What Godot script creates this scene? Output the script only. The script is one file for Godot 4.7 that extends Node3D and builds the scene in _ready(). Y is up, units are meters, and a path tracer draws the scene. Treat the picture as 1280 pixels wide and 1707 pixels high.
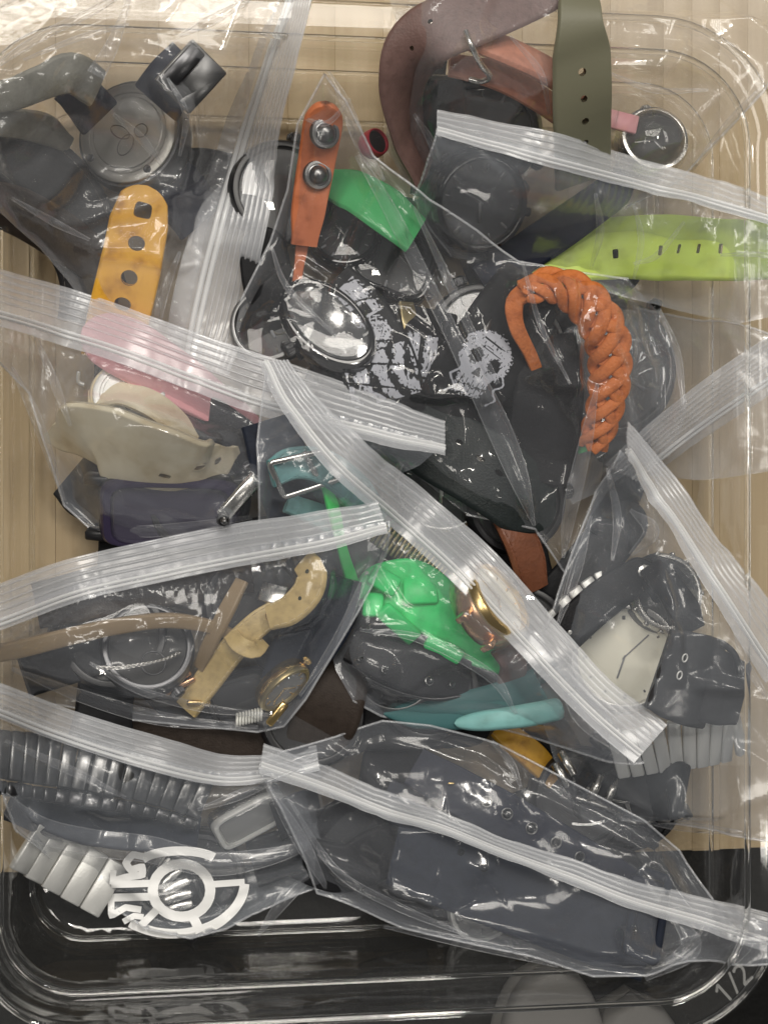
extends Node3D
# A clear food pan on a wooden table, heaped with zip bags that hold watches and straps. Metres, y up.

const FOV := 37.0
const RIM := 0.066            # height of the pan's rim above the table
const HALF_W := 0.12          # half the opening
const HALF_L := 0.1513
const CELL := 0.0025          # cell of the height maps that let each bag rest on what lies below it
const NX := 160
const NZ := 190

var cam_pos := Vector3(-0.06429, RIM + 0.47393, -0.0053)
var cam_right := Vector3(0.99024, 0.13939, 0.00045)
var cam_down := Vector3(-0.00055, 0.00066, 1.0)
var cam_fwd := Vector3(0.13939, -0.99024, 0.00073)
var focal := 853.5 / tan(deg_to_rad(FOV / 2.0))

var solid := PackedFloat32Array()    # top of the solid things so far
var films := PackedFloat32Array()    # top of the bag films so far
var rest := PackedFloat32Array()     # smoothed top of everything, on which the next bag's contents lie
var M := {}
var rng := RandomNumberGenerator.new()
var noise_a := FastNoiseLite.new()
var noise_b := FastNoiseLite.new()
var noise_c := FastNoiseLite.new()
var names := {}


# ---------------------------------------------------------------- measuring from the photograph
func P(px: float, py: float, h: float) -> Vector3:   # the point at height h on the sight line measured at that place of the photograph
	var dir := cam_fwd * focal + cam_right * (px - 640.0) + cam_down * (py - 853.5)
	return cam_pos + dir * ((h - cam_pos.y) / dir.y)


func mpp(px: float, py: float, h: float) -> float:
	return (P(px + 1.0, py, h) - P(px, py, h)).length()


# ---------------------------------------------------------------- height maps
func cell_x(x: float) -> int:
	return clampi(int(x / CELL + NX * 0.5), 0, NX - 1)


func cell_z(z: float) -> int:
	return clampi(int(z / CELL + NZ * 0.5), 0, NZ - 1)


func look(map: PackedFloat32Array, p: Vector3) -> float:
	var fx := clampf(p.x / CELL + NX * 0.5 - 0.5, 0.0, NX - 1.001)
	var fz := clampf(p.z / CELL + NZ * 0.5 - 0.5, 0.0, NZ - 1.001)
	var i := int(fx)
	var j := int(fz)
	fx -= i
	fz -= j
	var a: float = lerpf(map[j * NX + i], map[j * NX + i + 1], fx)
	var b: float = lerpf(map[j * NX + NX + i], map[j * NX + NX + i + 1], fx)
	return lerpf(a, b, fz)


func stamp(p: Vector3) -> void:
	var k := cell_z(p.z) * NX + cell_x(p.x)
	if p.y > solid[k]:
		solid[k] = p.y


func dilated(map: PackedFloat32Array, r: int) -> PackedFloat32Array:
	var out := map.duplicate()
	for j in NZ:
		for i in NX:
			var m := 0.0
			for d in range(maxi(-r, -i), mini(r, NX - 1 - i) + 1):
				m = maxf(m, map[j * NX + i + d])
			out[j * NX + i] = m
	var out2 := out.duplicate()
	for j in NZ:
		for i in NX:
			var m := 0.0
			for d in range(maxi(-r, -j), mini(r, NZ - 1 - j) + 1):
				m = maxf(m, out[(j + d) * NX + i])
			out2[j * NX + i] = m
	return out2


func blurred(map: PackedFloat32Array, r: int, passes := 2) -> PackedFloat32Array:
	var src := map.duplicate()
	var pre := PackedFloat64Array()
	pre.resize(maxi(NX, NZ) + 1)
	for k in passes:
		for j in NZ:
			for i in NX:
				pre[i + 1] = pre[i] + src[j * NX + i]
			for i in NX:
				var a := maxi(0, i - r)
				var b := mini(NX - 1, i + r)
				src[j * NX + i] = (pre[b + 1] - pre[a]) / (b - a + 1)
		for i in NX:
			for j in NZ:
				pre[j + 1] = pre[j] + src[j * NX + i]
			for j in NZ:
				var a := maxi(0, j - r)
				var b := mini(NZ - 1, j + r)
				src[j * NX + i] = (pre[b + 1] - pre[a]) / (b - a + 1)
	return src


func both() -> PackedFloat32Array:
	var out := solid.duplicate()
	for k in out.size():
		out[k] = maxf(solid[k], films[k])
	return out


func settle() -> void:   # what the next bag's contents lie on
	rest = blurred(dilated(both(), 1), 3, 2)
	for k in rest.size():
		rest[k] += 0.0006


func floor_at(px: float, py: float, map: PackedFloat32Array) -> float:
	var h := 0.05
	for k in 4:
		h = look(map, P(px, py, h))
	return h


func over(px: float, py: float, mm: float) -> Vector3:   # mm above the pile
	return P(px, py, floor_at(px, py, rest) + mm * 0.001)


# ---------------------------------------------------------------- mesh building
class MB:
	var v := PackedVector3Array()
	var n := PackedVector3Array()
	var idx := PackedInt32Array()

	func add(p: Vector3, normal := Vector3.ZERO) -> int:
		v.append(p)
		n.append(normal)
		return v.size() - 1

	func tri(a: int, b: int, c: int) -> void:
		var g := (v[c] - v[a]).cross(v[b] - v[a])
		if g.dot(n[a] + n[b] + n[c]) < 0.0:
			idx.append_array([a, c, b])
		else:
			idx.append_array([a, b, c])

	func quad(a: int, b: int, c: int, d: int) -> void:
		tri(a, b, c)
		tri(a, c, d)

	func smooth() -> void:
		var m := PackedVector3Array()
		m.resize(v.size())
		for k in range(0, idx.size(), 3):
			var g := (v[idx[k + 2]] - v[idx[k]]).cross(v[idx[k + 1]] - v[idx[k]])
			m[idx[k]] += g
			m[idx[k + 1]] += g
			m[idx[k + 2]] += g
		for k in v.size():
			if n[k] == Vector3.ZERO:
				n[k] = m[k].normalized() if m[k].length_squared() > 1e-24 else Vector3.UP

	func box(xf: Transform3D, size: Vector3, bevel: float) -> void:
		var h := size * 0.5
		bevel = minf(bevel, minf(h.x, minf(h.y, h.z)) * 0.9)
		var id := {}
		for sx in [-1, 1]:
			for sy in [-1, 1]:
				for sz in [-1, 1]:
					var s := Vector3(sx, sy, sz)
					for ax in 3:
						var p := s * (h - Vector3.ONE * bevel)
						p[ax] = s[ax] * h[ax]
						var nn := s * 0.35
						nn[ax] = s[ax]
						id[[sx, sy, sz, ax]] = add(xf * p, (xf.basis * nn).normalized())
		for ax in 3:
			var u := (ax + 1) % 3
			var w := (ax + 2) % 3
			for s in [-1, 1]:
				var q := []
				for c in [[-1, -1], [1, -1], [1, 1], [-1, 1]]:
					var k := [0, 0, 0, ax]
					k[ax] = s
					k[u] = c[0]
					k[w] = c[1]
					q.append(id[k])
				quad(q[0], q[1], q[2], q[3])
			for su in [-1, 1]:
				for sw in [-1, 1]:
					var k0 := [0, 0, 0, 0]
					k0[u] = su
					k0[w] = sw
					k0[ax] = -1
					var k1 := k0.duplicate()
					k1[ax] = 1
					var a0 := k0.duplicate()
					a0[3] = u
					var b0 := k0.duplicate()
					b0[3] = w
					var a1 := k1.duplicate()
					a1[3] = u
					var b1 := k1.duplicate()
					b1[3] = w
					quad(id[a0], id[b0], id[b1], id[a1])
		for sx in [-1, 1]:
			for sy in [-1, 1]:
				for sz in [-1, 1]:
					tri(id[[sx, sy, sz, 0]], id[[sx, sy, sz, 1]], id[[sx, sy, sz, 2]])

	# profile: [radius, height] pairs round the frame's y axis; corners sharper than about 30 degrees stay sharp
	func lathe(xf: Transform3D, prof: Array, seg := 48, squash := 1.0, power := 2.0) -> void:
		for k in prof.size() - 1:
			var a: Array = prof[k]
			var b: Array = prof[k + 1]
			var dir := Vector2(b[0] - a[0], b[1] - a[1])
			if dir.length() < 1e-7:
				continue
			dir = dir.normalized()
			var n0 := Vector2(-dir.y, dir.x)
			var na := n0
			var nb := n0
			if k > 0:
				var d := Vector2(a[0] - prof[k - 1][0], a[1] - prof[k - 1][1]).normalized()
				if d.dot(dir) > 0.82:
					na = (n0 + Vector2(-d.y, d.x)).normalized()
			if k + 2 < prof.size():
				var d := Vector2(prof[k + 2][0] - b[0], prof[k + 2][1] - b[1]).normalized()
				if d.dot(dir) > 0.82:
					nb = (n0 + Vector2(-d.y, d.x)).normalized()
			var ring := []
			for i in seg:
				var t := TAU * i / seg
				var cx := signf(cos(t)) * pow(absf(cos(t)), 2.0 / power)
				var cz := signf(sin(t)) * pow(absf(sin(t)), 2.0 / power) * squash
				ring.append([add(xf * Vector3(a[0] * cx, a[1], a[0] * cz), (xf.basis * Vector3(na.x * cos(t), na.y, na.x * sin(t))).normalized()),
					add(xf * Vector3(b[0] * cx, b[1], b[0] * cz), (xf.basis * Vector3(nb.x * cos(t), nb.y, nb.x * sin(t))).normalized())])
			for i in seg:
				var j := (i + 1) % seg
				quad(ring[i][0], ring[i][1], ring[j][1], ring[j][0])

	func tube(pts: PackedVector3Array, radius, seg := 8, closed := false, flat := 1.0, flat_dir := Vector3.UP) -> void:
		var last := PackedInt32Array()
		var first := PackedInt32Array()
		var side := Vector3.ZERO
		for k in pts.size():
			var a: Vector3 = pts[(k - 1 + pts.size()) % pts.size()] if closed else pts[maxi(k - 1, 0)]
			var b: Vector3 = pts[(k + 1) % pts.size()] if closed else pts[mini(k + 1, pts.size() - 1)]
			var t := (b - a).normalized()
			if side == Vector3.ZERO:
				side = t.cross(flat_dir)
				if side.length() < 0.1:
					side = t.cross(Vector3.RIGHT)
			elif flat != 1.0:
				side = t.cross(flat_dir)
			side = (side - t * side.dot(t)).normalized()
			var up := side.cross(t).normalized()
			var r: float = radius if radius is float else radius[k]
			var ring := PackedInt32Array()
			for i in seg:
				var c := cos(TAU * i / seg)
				var s := sin(TAU * i / seg)
				ring.append(add(pts[k] + side * (c * r) + up * (s * r * flat), (side * c * flat + up * s).normalized()))
			if k:
				for i in seg:
					quad(last[i], ring[i], ring[(i + 1) % seg], last[(i + 1) % seg])
			else:
				first = ring
			last = ring
		if closed:
			for i in seg:
				quad(last[i], first[i], first[(i + 1) % seg], last[(i + 1) % seg])
		else:
			for e in [[first, pts[0] - pts[1]], [last, pts[-1] - pts[-2]]]:
				var d: Vector3 = e[1].normalized()
				var mid := Vector3.ZERO
				for i in seg:
					mid += v[e[0][i]] / seg
				var c := add(mid + d * (radius if radius is float else radius[0]) * 0.3, d)
				for i in seg:
					tri(c, e[0][i], e[0][(i + 1) % seg])

	func disc(xf: Transform3D, r: float, seg := 40, squash := 1.0, power := 2.0) -> void:
		var nn := xf.basis.y.normalized()
		var c := add(xf.origin, nn)
		var ring := []
		for i in seg:
			var t := TAU * i / seg
			ring.append(add(xf * Vector3(r * signf(cos(t)) * pow(absf(cos(t)), 2.0 / power), 0, r * squash * signf(sin(t)) * pow(absf(sin(t)), 2.0 / power)), nn))
		for i in seg:
			tri(c, ring[i], ring[(i + 1) % seg])

	func mesh(mat: Material) -> ArrayMesh:
		smooth()
		var arr := []
		arr.resize(Mesh.ARRAY_MAX)
		arr[Mesh.ARRAY_VERTEX] = v
		arr[Mesh.ARRAY_NORMAL] = n
		arr[Mesh.ARRAY_INDEX] = idx
		var m := ArrayMesh.new()
		m.add_surface_from_arrays(Mesh.PRIMITIVE_TRIANGLES, arr)
		m.surface_set_material(0, mat)
		return m


func spline(c: Array, step := 0.0015) -> PackedVector3Array:
	var out := PackedVector3Array()
	for k in c.size() - 1:
		var a: Vector3 = c[maxi(k - 1, 0)] if k else c[0] * 2.0 - c[1]
		var d: Vector3 = c[k + 2] if k + 2 < c.size() else c[-1] * 2.0 - c[-2]
		var n := maxi(2, int((c[k + 1] - c[k]).length() / step))
		for i in n:
			out.append(c[k].cubic_interpolate(c[k + 1], a, d, float(i) / n))
	out.append(c[-1])
	return out


# ---------------------------------------------------------------- things and parts
func thing(called: String, label: String, category: String, at: Vector3, group := "") -> Node3D:
	var o := Node3D.new()
	o.name = numbered(called)
	add_child(o, true)
	o.position = at
	o.set_meta("label", label)
	o.set_meta("category", category)
	if group:
		o.set_meta("group", group)
	return o


func numbered(called: String) -> String:
	names[called] = names.get(called, -1) + 1
	return called if names[called] == 0 else "%s_%03d" % [called, names[called]]


func part_name(called: String, parent: Node) -> String:
	if parent.find_child(called, false, false) == null:
		return called
	var k := 1
	while parent.find_child("%s_%03d" % [called, k], false, false):
		k += 1
	return "%s_%03d" % [called, k]


func origin_of(node: Node) -> Vector3:
	var p := Vector3.ZERO
	while node is Node3D and node != self:
		p += node.position
		node = node.get_parent()
	return p


# commits a mesh whose vertices are in the world's axes as a part of a thing (or of a part)
func part(mb: MB, called: String, mat: Material, parent: Node, marks := true) -> MeshInstance3D:
	var off := origin_of(parent)
	if marks:
		for k in mb.v.size():
			stamp(mb.v[k])
	if off != Vector3.ZERO:
		for k in mb.v.size():
			mb.v[k] -= off
	var o := MeshInstance3D.new()
	o.name = part_name(called, parent) if parent != self else numbered(called)
	o.mesh = mb.mesh(mat)
	parent.add_child(o, true)
	return o


func inst(mesh: Mesh, called: String, parent: Node, xf: Transform3D) -> MeshInstance3D:
	var o := MeshInstance3D.new()
	o.name = part_name(called, parent)
	o.mesh = mesh
	parent.add_child(o, true)
	o.transform = Transform3D(xf.basis, xf.origin - origin_of(parent))
	var box := mesh.get_aabb()
	for k in 8:
		stamp(xf * box.get_endpoint(k))
	stamp(xf * box.get_center())
	return o


# ---------------------------------------------------------------- bands: straps, zip headers, ribbons
class Band:
	var pos := PackedVector3Array()
	var t := PackedVector3Array()
	var w := PackedVector3Array()
	var n := PackedVector3Array()
	var hw := PackedFloat32Array()
	var len := PackedFloat32Array()
	var total := 0.0
	var thick := 0.002
	var bulge := 0.0
	var tip0 := 0.0
	var tip1 := 0.0
	var tip_power := 2.0
	var edge := 0.86

	# control points, half widths and rolls (degrees, raising the right-hand side of the travel direction)
	func setup(c: Array, half: Array, roll: Array) -> void:
		var rl := PackedFloat32Array()
		for k in c.size() - 1:
			var a: Vector3 = c[k - 1] if k else c[0] * 2.0 - c[1]
			var d: Vector3 = c[k + 2] if k + 2 < c.size() else c[-1] * 2.0 - c[-2]
			var m := maxi(3, int((c[k + 1] - c[k]).length() / 0.0012))
			for i in m + (1 if k == c.size() - 2 else 0):
				var u := float(i) / m
				pos.append(c[k].cubic_interpolate(c[k + 1], a, d, u))
				var s := u * u * (3.0 - 2.0 * u)
				hw.append(lerpf(half[k], half[k + 1], s))
				rl.append(deg_to_rad(lerpf(roll[k], roll[k + 1], s)))
		var flat := Vector3.ZERO
		for k in pos.size():
			var d := (pos[mini(k + 1, pos.size() - 1)] - pos[maxi(k - 1, 0)]).normalized()
			var side := d.cross(Vector3.UP)
			if side.length() > 0.05:
				flat = side.normalized() if flat == Vector3.ZERO or side.length() > 0.4 else (flat * 0.9 + side.normalized() * 0.1).normalized()
			side = (flat - d * flat.dot(d)).normalized()
			var up := side.cross(d).normalized()
			t.append(d)
			w.append(side * cos(rl[k]) + up * sin(rl[k]))
			n.append((up * cos(rl[k]) - side * sin(rl[k])).normalized())
			total += (pos[k] - pos[k - 1]).length() if k else 0.0
			len.append(total)

	func where(s: float) -> float:   # fractional sample number at the length s
		var lo := len.bsearch(s)
		if lo <= 0:
			return 0.0
		if lo >= len.size():
			return len.size() - 1.0
		return lo - 1 + (s - len[lo - 1]) / maxf(len[lo] - len[lo - 1], 1e-9)

	func tipped(s: float) -> float:
		var f := 1.0
		if tip0 > 0.0 and s < tip0:
			f = minf(f, pow(maxf(1.0 - pow(1.0 - maxf(s, 0.0) / tip0, tip_power), 0.0), 1.0 / tip_power))
		if tip1 > 0.0 and s > total - tip1:
			f = minf(f, pow(maxf(1.0 - pow(1.0 - maxf(total - s, 0.0) / tip1, tip_power), 0.0), 1.0 / tip_power))
		return f

	func width(s: float) -> float:
		var f := where(s)
		var i := mini(int(f), hw.size() - 2)
		return lerpf(hw[i], hw[i + 1], f - i) * tipped(s)

	func F(s: float, v: float, k: float) -> Vector3:
		var f := where(clampf(s, 0.0, total))
		var i := mini(int(f), hw.size() - 2)
		f -= i
		var half := lerpf(hw[i], hw[i + 1], f) * tipped(s)
		var e := 1.0
		var a := absf(v)
		if a > edge:
			e = sqrt(maxf(1.0 - pow((a - edge) / (1.0 - edge), 2.0), 0.0))
		return pos[i].lerp(pos[i + 1], f) + w[i].lerp(w[i + 1], f) * (v * half) + n[i].lerp(n[i + 1], f) * (k * thick * 0.5 * e + bulge * (1.0 - v * v))

	func normal(s: float, v: float, k: float) -> Vector3:
		var ds := 0.0004
		var s0 := clampf(s - ds, 0.0, total - ds)
		var v0 := clampf(v, -0.985, 0.955)
		var a := F(s0 + 2.0 * ds, v0, k) - F(s0, v0, k)
		var b := F(s, v0 + 0.03, k) - F(s, v0, k)
		if tipped(s) < 0.05:
			b = w[mini(int(where(s)), w.size() - 1)]
		return a.cross(b).normalized() * -k if b.cross(a).dot(n[mini(int(where(s)), n.size() - 1)]) > 0.0 else a.cross(b).normalized() * k

	func put(mb: MB, s: float, v: float, k: float) -> int:
		return mb.add(F(s, v, k), normal(s, v, k))


const COLS := [-1.0, -0.985, -0.94, -0.86, -0.6, -0.3, 0.0, 0.3, 0.6, 0.86, 0.94, 0.985, 1.0]


func band_mesh(b: Band, holes := []) -> MB:
	var mb := MB.new()
	# holes: {s, v (list), rs, rv, p}: rows where they sit are cut round them
	var cuts := []
	for h in holes:
		cuts.append([h.s - h.rs * 1.5, h.s + h.rs * 1.5, h])
	cuts.sort_custom(func(x, y): return x[0] < y[0])
	var rows := []
	var s := 0.0
	var c := 0
	while s < b.total - 1e-6:
		var near_tip := (b.tip0 > 0.0 and s < b.tip0) or (b.tip1 > 0.0 and s > b.total - b.tip1 - 0.001)
		var nxt := minf(s + (0.0006 if near_tip else 0.0017), b.total)
		if c < cuts.size() and cuts[c][0] > s + 1e-6 and nxt > cuts[c][0] - 0.0004:
			nxt = cuts[c][0]
		if c < cuts.size() and absf(s - cuts[c][0]) < 1e-6:
			rows.append([s, cuts[c][1], cuts[c][2]])
			s = cuts[c][1]
			c += 1
			while c < cuts.size() and cuts[c][0] < s + 1e-6:
				c += 1
			continue
		rows.append([s, nxt, null])
		s = nxt
	for k in [1.0, -1.0]:
		var prev := PackedInt32Array()
		var prev_s := -1.0
		for r in rows:
			var cols: Array = COLS
			var gaps := []
			if r[2] != null:
				var half := b.width((r[0] + r[1]) * 0.5)
				cols = []
				for v in r[2].v:
					gaps.append([v - r[2].rv * 1.5 / half, v + r[2].rv * 1.5 / half, v])
				for v in COLS:
					if gaps.all(func(g): return v < g[0] - 0.02 or v > g[1] + 0.02):
						cols.append(v)
				for g in gaps:
					cols.append_array([g[0], g[1]])
				cols.sort()
			var a := PackedInt32Array()
			if prev_s == r[0] and r[2] == null and prev.size() == COLS.size():
				a = prev
			else:
				for v in cols:
					a.append(b.put(mb, r[0], v, k))
			var e := PackedInt32Array()
			for v in cols:
				e.append(b.put(mb, r[1], v, k))
			for i in cols.size() - 1:
				var is_gap := false
				for g in gaps:
					if cols[i] > g[0] - 1e-4 and cols[i + 1] < g[1] + 1e-4:
						is_gap = true
				if not is_gap:
					mb.quad(a[i], a[i + 1], e[i + 1], e[i])
			for g in gaps:
				var half := b.width(r[2].s)
				var outer := PackedInt32Array()
				var inner := PackedInt32Array()
				for i in 24:
					var q := Vector2(cos(TAU * i / 24.0), sin(TAU * i / 24.0))
					var sq := q / maxf(absf(q.x), absf(q.y))
					var p := Vector2(signf(q.x) * pow(absf(q.x), 2.0 / r[2].p), signf(q.y) * pow(absf(q.y), 2.0 / r[2].p))
					outer.append(b.put(mb, r[2].s + sq.x * r[2].rs * 1.5, g[2] + sq.y * r[2].rv * 1.5 / half, k))
					inner.append(b.put(mb, r[2].s + p.x * r[2].rs, g[2] + p.y * r[2].rv / half, k))
				for i in 24:
					mb.quad(outer[i], outer[(i + 1) % 24], inner[(i + 1) % 24], inner[i])
				if k > 0.0:
					var mid := b.F(r[2].s, g[2], 0.0)
					var top := PackedInt32Array()
					var low := PackedInt32Array()
					for i in 24:
						var x := mb.v[inner[i]]
						var f: Vector3 = mid - x
						top.append(mb.add(x, f.normalized()))
						low.append(mb.add(x - b.n[mini(int(b.where(r[2].s)), b.n.size() - 1)] * b.thick, f.normalized()))
					for i in 24:
						mb.quad(top[i], top[(i + 1) % 24], low[(i + 1) % 24], low[i])
			prev = e if r[2] == null else PackedInt32Array()
			prev_s = r[1]
	for end in [0.0, b.total]:
		if b.tipped(end) > 0.2:
			var nn: Vector3 = b.t[0] * -1.0 if end == 0.0 else b.t[b.t.size() - 1]
			for i in COLS.size() - 1:
				mb.quad(mb.add(b.F(end, COLS[i], 1), nn), mb.add(b.F(end, COLS[i + 1], 1), nn), mb.add(b.F(end, COLS[i + 1], -1), nn), mb.add(b.F(end, COLS[i], -1), nn))
	return mb


# a ribbon whose top and underside follow a profile across (u from 0 to 1 -> height in metres)
func ribbon_mesh(b: Band, v0: float, v1: float, cols: int, profile: Callable, ds := 0.002, buckle := 0.0, both_sides := true) -> MB:
	var mb := MB.new()
	var rows := maxi(4, int(b.total / ds))
	for k in ([1.0, -1.0] if both_sides else [1.0]):
		var first := mb.v.size()
		for r in rows + 1:
			var s := b.total * r / rows
			var f := b.where(s)
			var i := mini(int(f), b.n.size() - 2)
			var nn := b.n[i].lerp(b.n[i + 1], f - i)
			for c in cols + 1:
				var u := float(c) / cols
				var v := lerpf(v0, v1, u)
				var y: float = profile.call(u)
				var wave := 0.0
				if buckle > 0.0:
					wave = buckle * noise_a.get_noise_3d(s * 2600.0, v * 14.0 + first * 0.0, b.pos[0].x * 9000.0)
				mb.add(b.F(s, v, 0.0) + nn * (k * y + wave))
		for r in rows:
			for c in cols:
				var a := first + r * (cols + 1) + c
				if k > 0.0:
					mb.idx.append_array([a, a + cols + 1, a + 1, a + 1, a + cols + 1, a + cols + 2])
				else:
					mb.idx.append_array([a, a + 1, a + cols + 1, a + 1, a + cols + 2, a + cols + 1])
	return mb


# pts: [px, py, mm above the pile]; widths in pixels of the photograph; opt: roll, holes, tip0, tip1, tp, bulge, edge, base
func band(pts: Array, widths: Array, mm: float, opt := {}) -> Band:
	var c := []
	var half := []
	var roll := []
	var mean := 0.0
	for k in pts.size():
		mean += floor_at(pts[k][0], pts[k][1], rest) / pts.size()
	for k in pts.size():
		var q: Array = pts[k]
		var rl: float = opt.roll[k] if opt.has("roll") else 0.0
		var h: float = lerpf(floor_at(q[0], q[1], rest), mean, opt.get("level", 0.4)) + q[2] * 0.001
		var w: float = widths[k] if k < widths.size() else widths[-1]
		var hw := w * 0.5 * mpp(q[0], q[1], h) / maxf(cos(deg_to_rad(rl)), 0.3)
		h += absf(sin(deg_to_rad(rl))) * hw + mm * 0.0005
		c.append(P(q[0], q[1], h))
		half.append(hw)
		roll.append(rl)
	var b := Band.new()
	b.thick = mm * 0.001
	b.bulge = opt.get("bulge", 0.0) * 0.001
	b.edge = opt.get("edge", 0.86)
	b.tip_power = opt.get("tp", 2.0)
	b.setup(c, half, roll)
	b.tip0 = opt.get("tip0", 0.0) * 0.001
	b.tip1 = opt.get("tip1", 0.0) * 0.001
	return b


# holes given as [px, py, rs mm, rv mm, power]: the nearest place on the band
func holes_at(b: Band, list: Array) -> Array:
	var by_row := {}
	var out := []
	for q in list:
		var best := 1e9
		var bs := 0.0
		var bv := 0.0
		for k in b.pos.size():
			var p := P(q[0], q[1], b.pos[k].y)
			var d := p - b.pos[k]
			var across := d.dot(b.w[k])
			var along := absf(d.dot(b.t[k]))
			if along + absf(across) * 0.02 < best:
				best = along + absf(across) * 0.02
				bs = b.len[k]
				bv = across / maxf(b.hw[k], 1e-5)
		bv = clampf(bv, -0.75, 0.75)
		var joined := false
		for h in out:
			if absf(h.s - bs) < h.rs * 3.1:
				if h.v.all(func(x): return absf(x - bv) * b.hw[0] > h.rv * 3.1):
					h.v.append(bv)
				joined = true
		if not joined and bs > q[2] * 0.0016 and bs < b.total - q[2] * 0.0016:
			out.append({"s": bs, "v": [bv], "rs": q[2] * 0.001, "rv": q[3] * 0.001, "p": q[4] if q.size() > 4 else 2.0})
	return out


func strap(root: Node3D, pts: Array, widths: Array, mm: float, mat: Material, opt := {}) -> Band:
	var b := band(pts, widths, mm, opt)
	var holes := holes_at(b, opt.get("holes", []))
	var o := part(band_mesh(b, holes), opt.get("name", "strap"), mat, root)
	if opt.has("stitch"):
		var mb := MB.new()
		var s := 0.002
		while s < b.total - 0.004:
			for v in [-0.8, 0.8]:
				if b.width(s) > 0.003:
					mb.tube(PackedVector3Array([b.F(s, v, 1.0), b.F(s + 0.0009, v, 1.12), b.F(s + 0.0018, v, 1.0)]), 0.00022, 5)
			s += 0.0026
		part(mb, "stitching", opt.stitch, o, false).set_meta("kind", "stuff")
	if opt.has("eyelet"):
		for h in holes:
			for v in h.v:
				var c := b.F(h.s, v, 1.0)
				var i := mini(int(b.where(h.s)), b.n.size() - 1)
				var mb := MB.new()
				var ring := PackedVector3Array()
				for k in 20:
					ring.append(c + b.t[i] * cos(TAU * k / 20) * h.rs * 1.15 + b.w[i] * sin(TAU * k / 20) * h.rv * 1.15)
				mb.tube(ring, 0.0003, 6, true)
				part(mb, "eyelet", opt.eyelet, root)
	return b


# flat print on a band: strokes in (share of the length, v across) with a width in mm
func printed(b: Band, strokes: Array, called: String, mat: Material, root: Node, lift := 0.00012) -> void:
	var mb := MB.new()
	for st in strokes:
		var pts: Array = st[0]
		var hw: float = st[1] * 0.0005
		var line := []
		for k in pts.size():
			line.append(Vector3(pts[k][0] * b.total, pts[k][1], 0))
		var dense := PackedVector3Array()
		for k in line.size() - 1:
			var m := maxi(2, int(Vector2((line[k + 1].x - line[k].x), (line[k + 1].y - line[k].y) * b.hw[0]).length() / 0.0008))
			for i in m:
				dense.append(line[k].lerp(line[k + 1], float(i) / m))
		dense.append(line[-1])
		var last := []
		for k in dense.size():
			var d := dense[mini(k + 1, dense.size() - 1)] - dense[maxi(k - 1, 0)]
			var half := b.width(dense[k].x)
			var real := Vector2(d.x, d.y * half).normalized()
			var nor := Vector2(-real.y, real.x) * hw * (1.0 + 0.25 * noise_b.get_noise_2d(dense[k].x * 9000.0, dense[k].y * 300.0))
			var row := []
			for sgn in [-1.0, 1.0]:
				var s: float = dense[k].x + nor.x * sgn
				var v := clampf(dense[k].y + nor.y * sgn / maxf(half, 1e-4), -0.95, 0.95)
				var i := mini(int(b.where(s)), b.n.size() - 1)
				row.append(mb.add(b.F(s, v, 1.0) + b.n[i] * lift, b.n[i]))
			if last:
				mb.quad(last[0], last[1], row[1], row[0])
			last = row
	part(mb, called, mat, root, false)


# flat print given by a mask over (mm along from the start, mm across): small cells that lie on the band
func printed_mask(b: Band, s0: float, s1: float, mask: Callable, called: String, mat: Material, root: Node3D, lift := 0.0001) -> void:
	var mb := MB.new()
	var step := 0.0003
	var n := int((s1 - s0) * b.total / step)
	for i in n:
		var s := s0 * b.total + i * step
		var half := b.width(s)
		var k := mini(int(b.where(s)), b.n.size() - 1)
		var m := int(half * 1.84 / step)
		var run := -1
		for j in m + 1:
			var across := -half * 0.92 + j * step
			var on: bool = j < m and mask.call((s - s0 * b.total) * 1000.0, across * 1000.0)
			if on and run < 0:
				run = j
			elif not on and run >= 0:
				var va := (-half * 0.92 + run * step) / half
				var vb := across / half
				var up := b.n[k] * lift
				mb.quad(mb.add(b.F(s, va, 1.0) + up, b.n[k]), mb.add(b.F(s, vb, 1.0) + up, b.n[k]), mb.add(b.F(s + step, vb, 1.0) + up, b.n[k]), mb.add(b.F(s + step, va, 1.0) + up, b.n[k]))
				run = -1
	if mb.v.size():
		part(mb, called, mat, root, false)


# ---------------------------------------------------------------- watch heads and their pieces
func aim(px: float, py: float, mm: float, tilt: float, towards: float, spin: float) -> Transform3D:
	var c := over(px, py, mm)
	var dir := Vector3(cos(deg_to_rad(towards)), 0, sin(deg_to_rad(towards)))
	var n := (Vector3.UP * cos(deg_to_rad(tilt)) + dir * sin(deg_to_rad(tilt))).normalized()
	var x := Vector3(cos(deg_to_rad(spin)), 0, sin(deg_to_rad(spin)))
	x = (x - n * x.dot(n)).normalized()
	return Transform3D(Basis(x, n, x.cross(n)), c)


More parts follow.
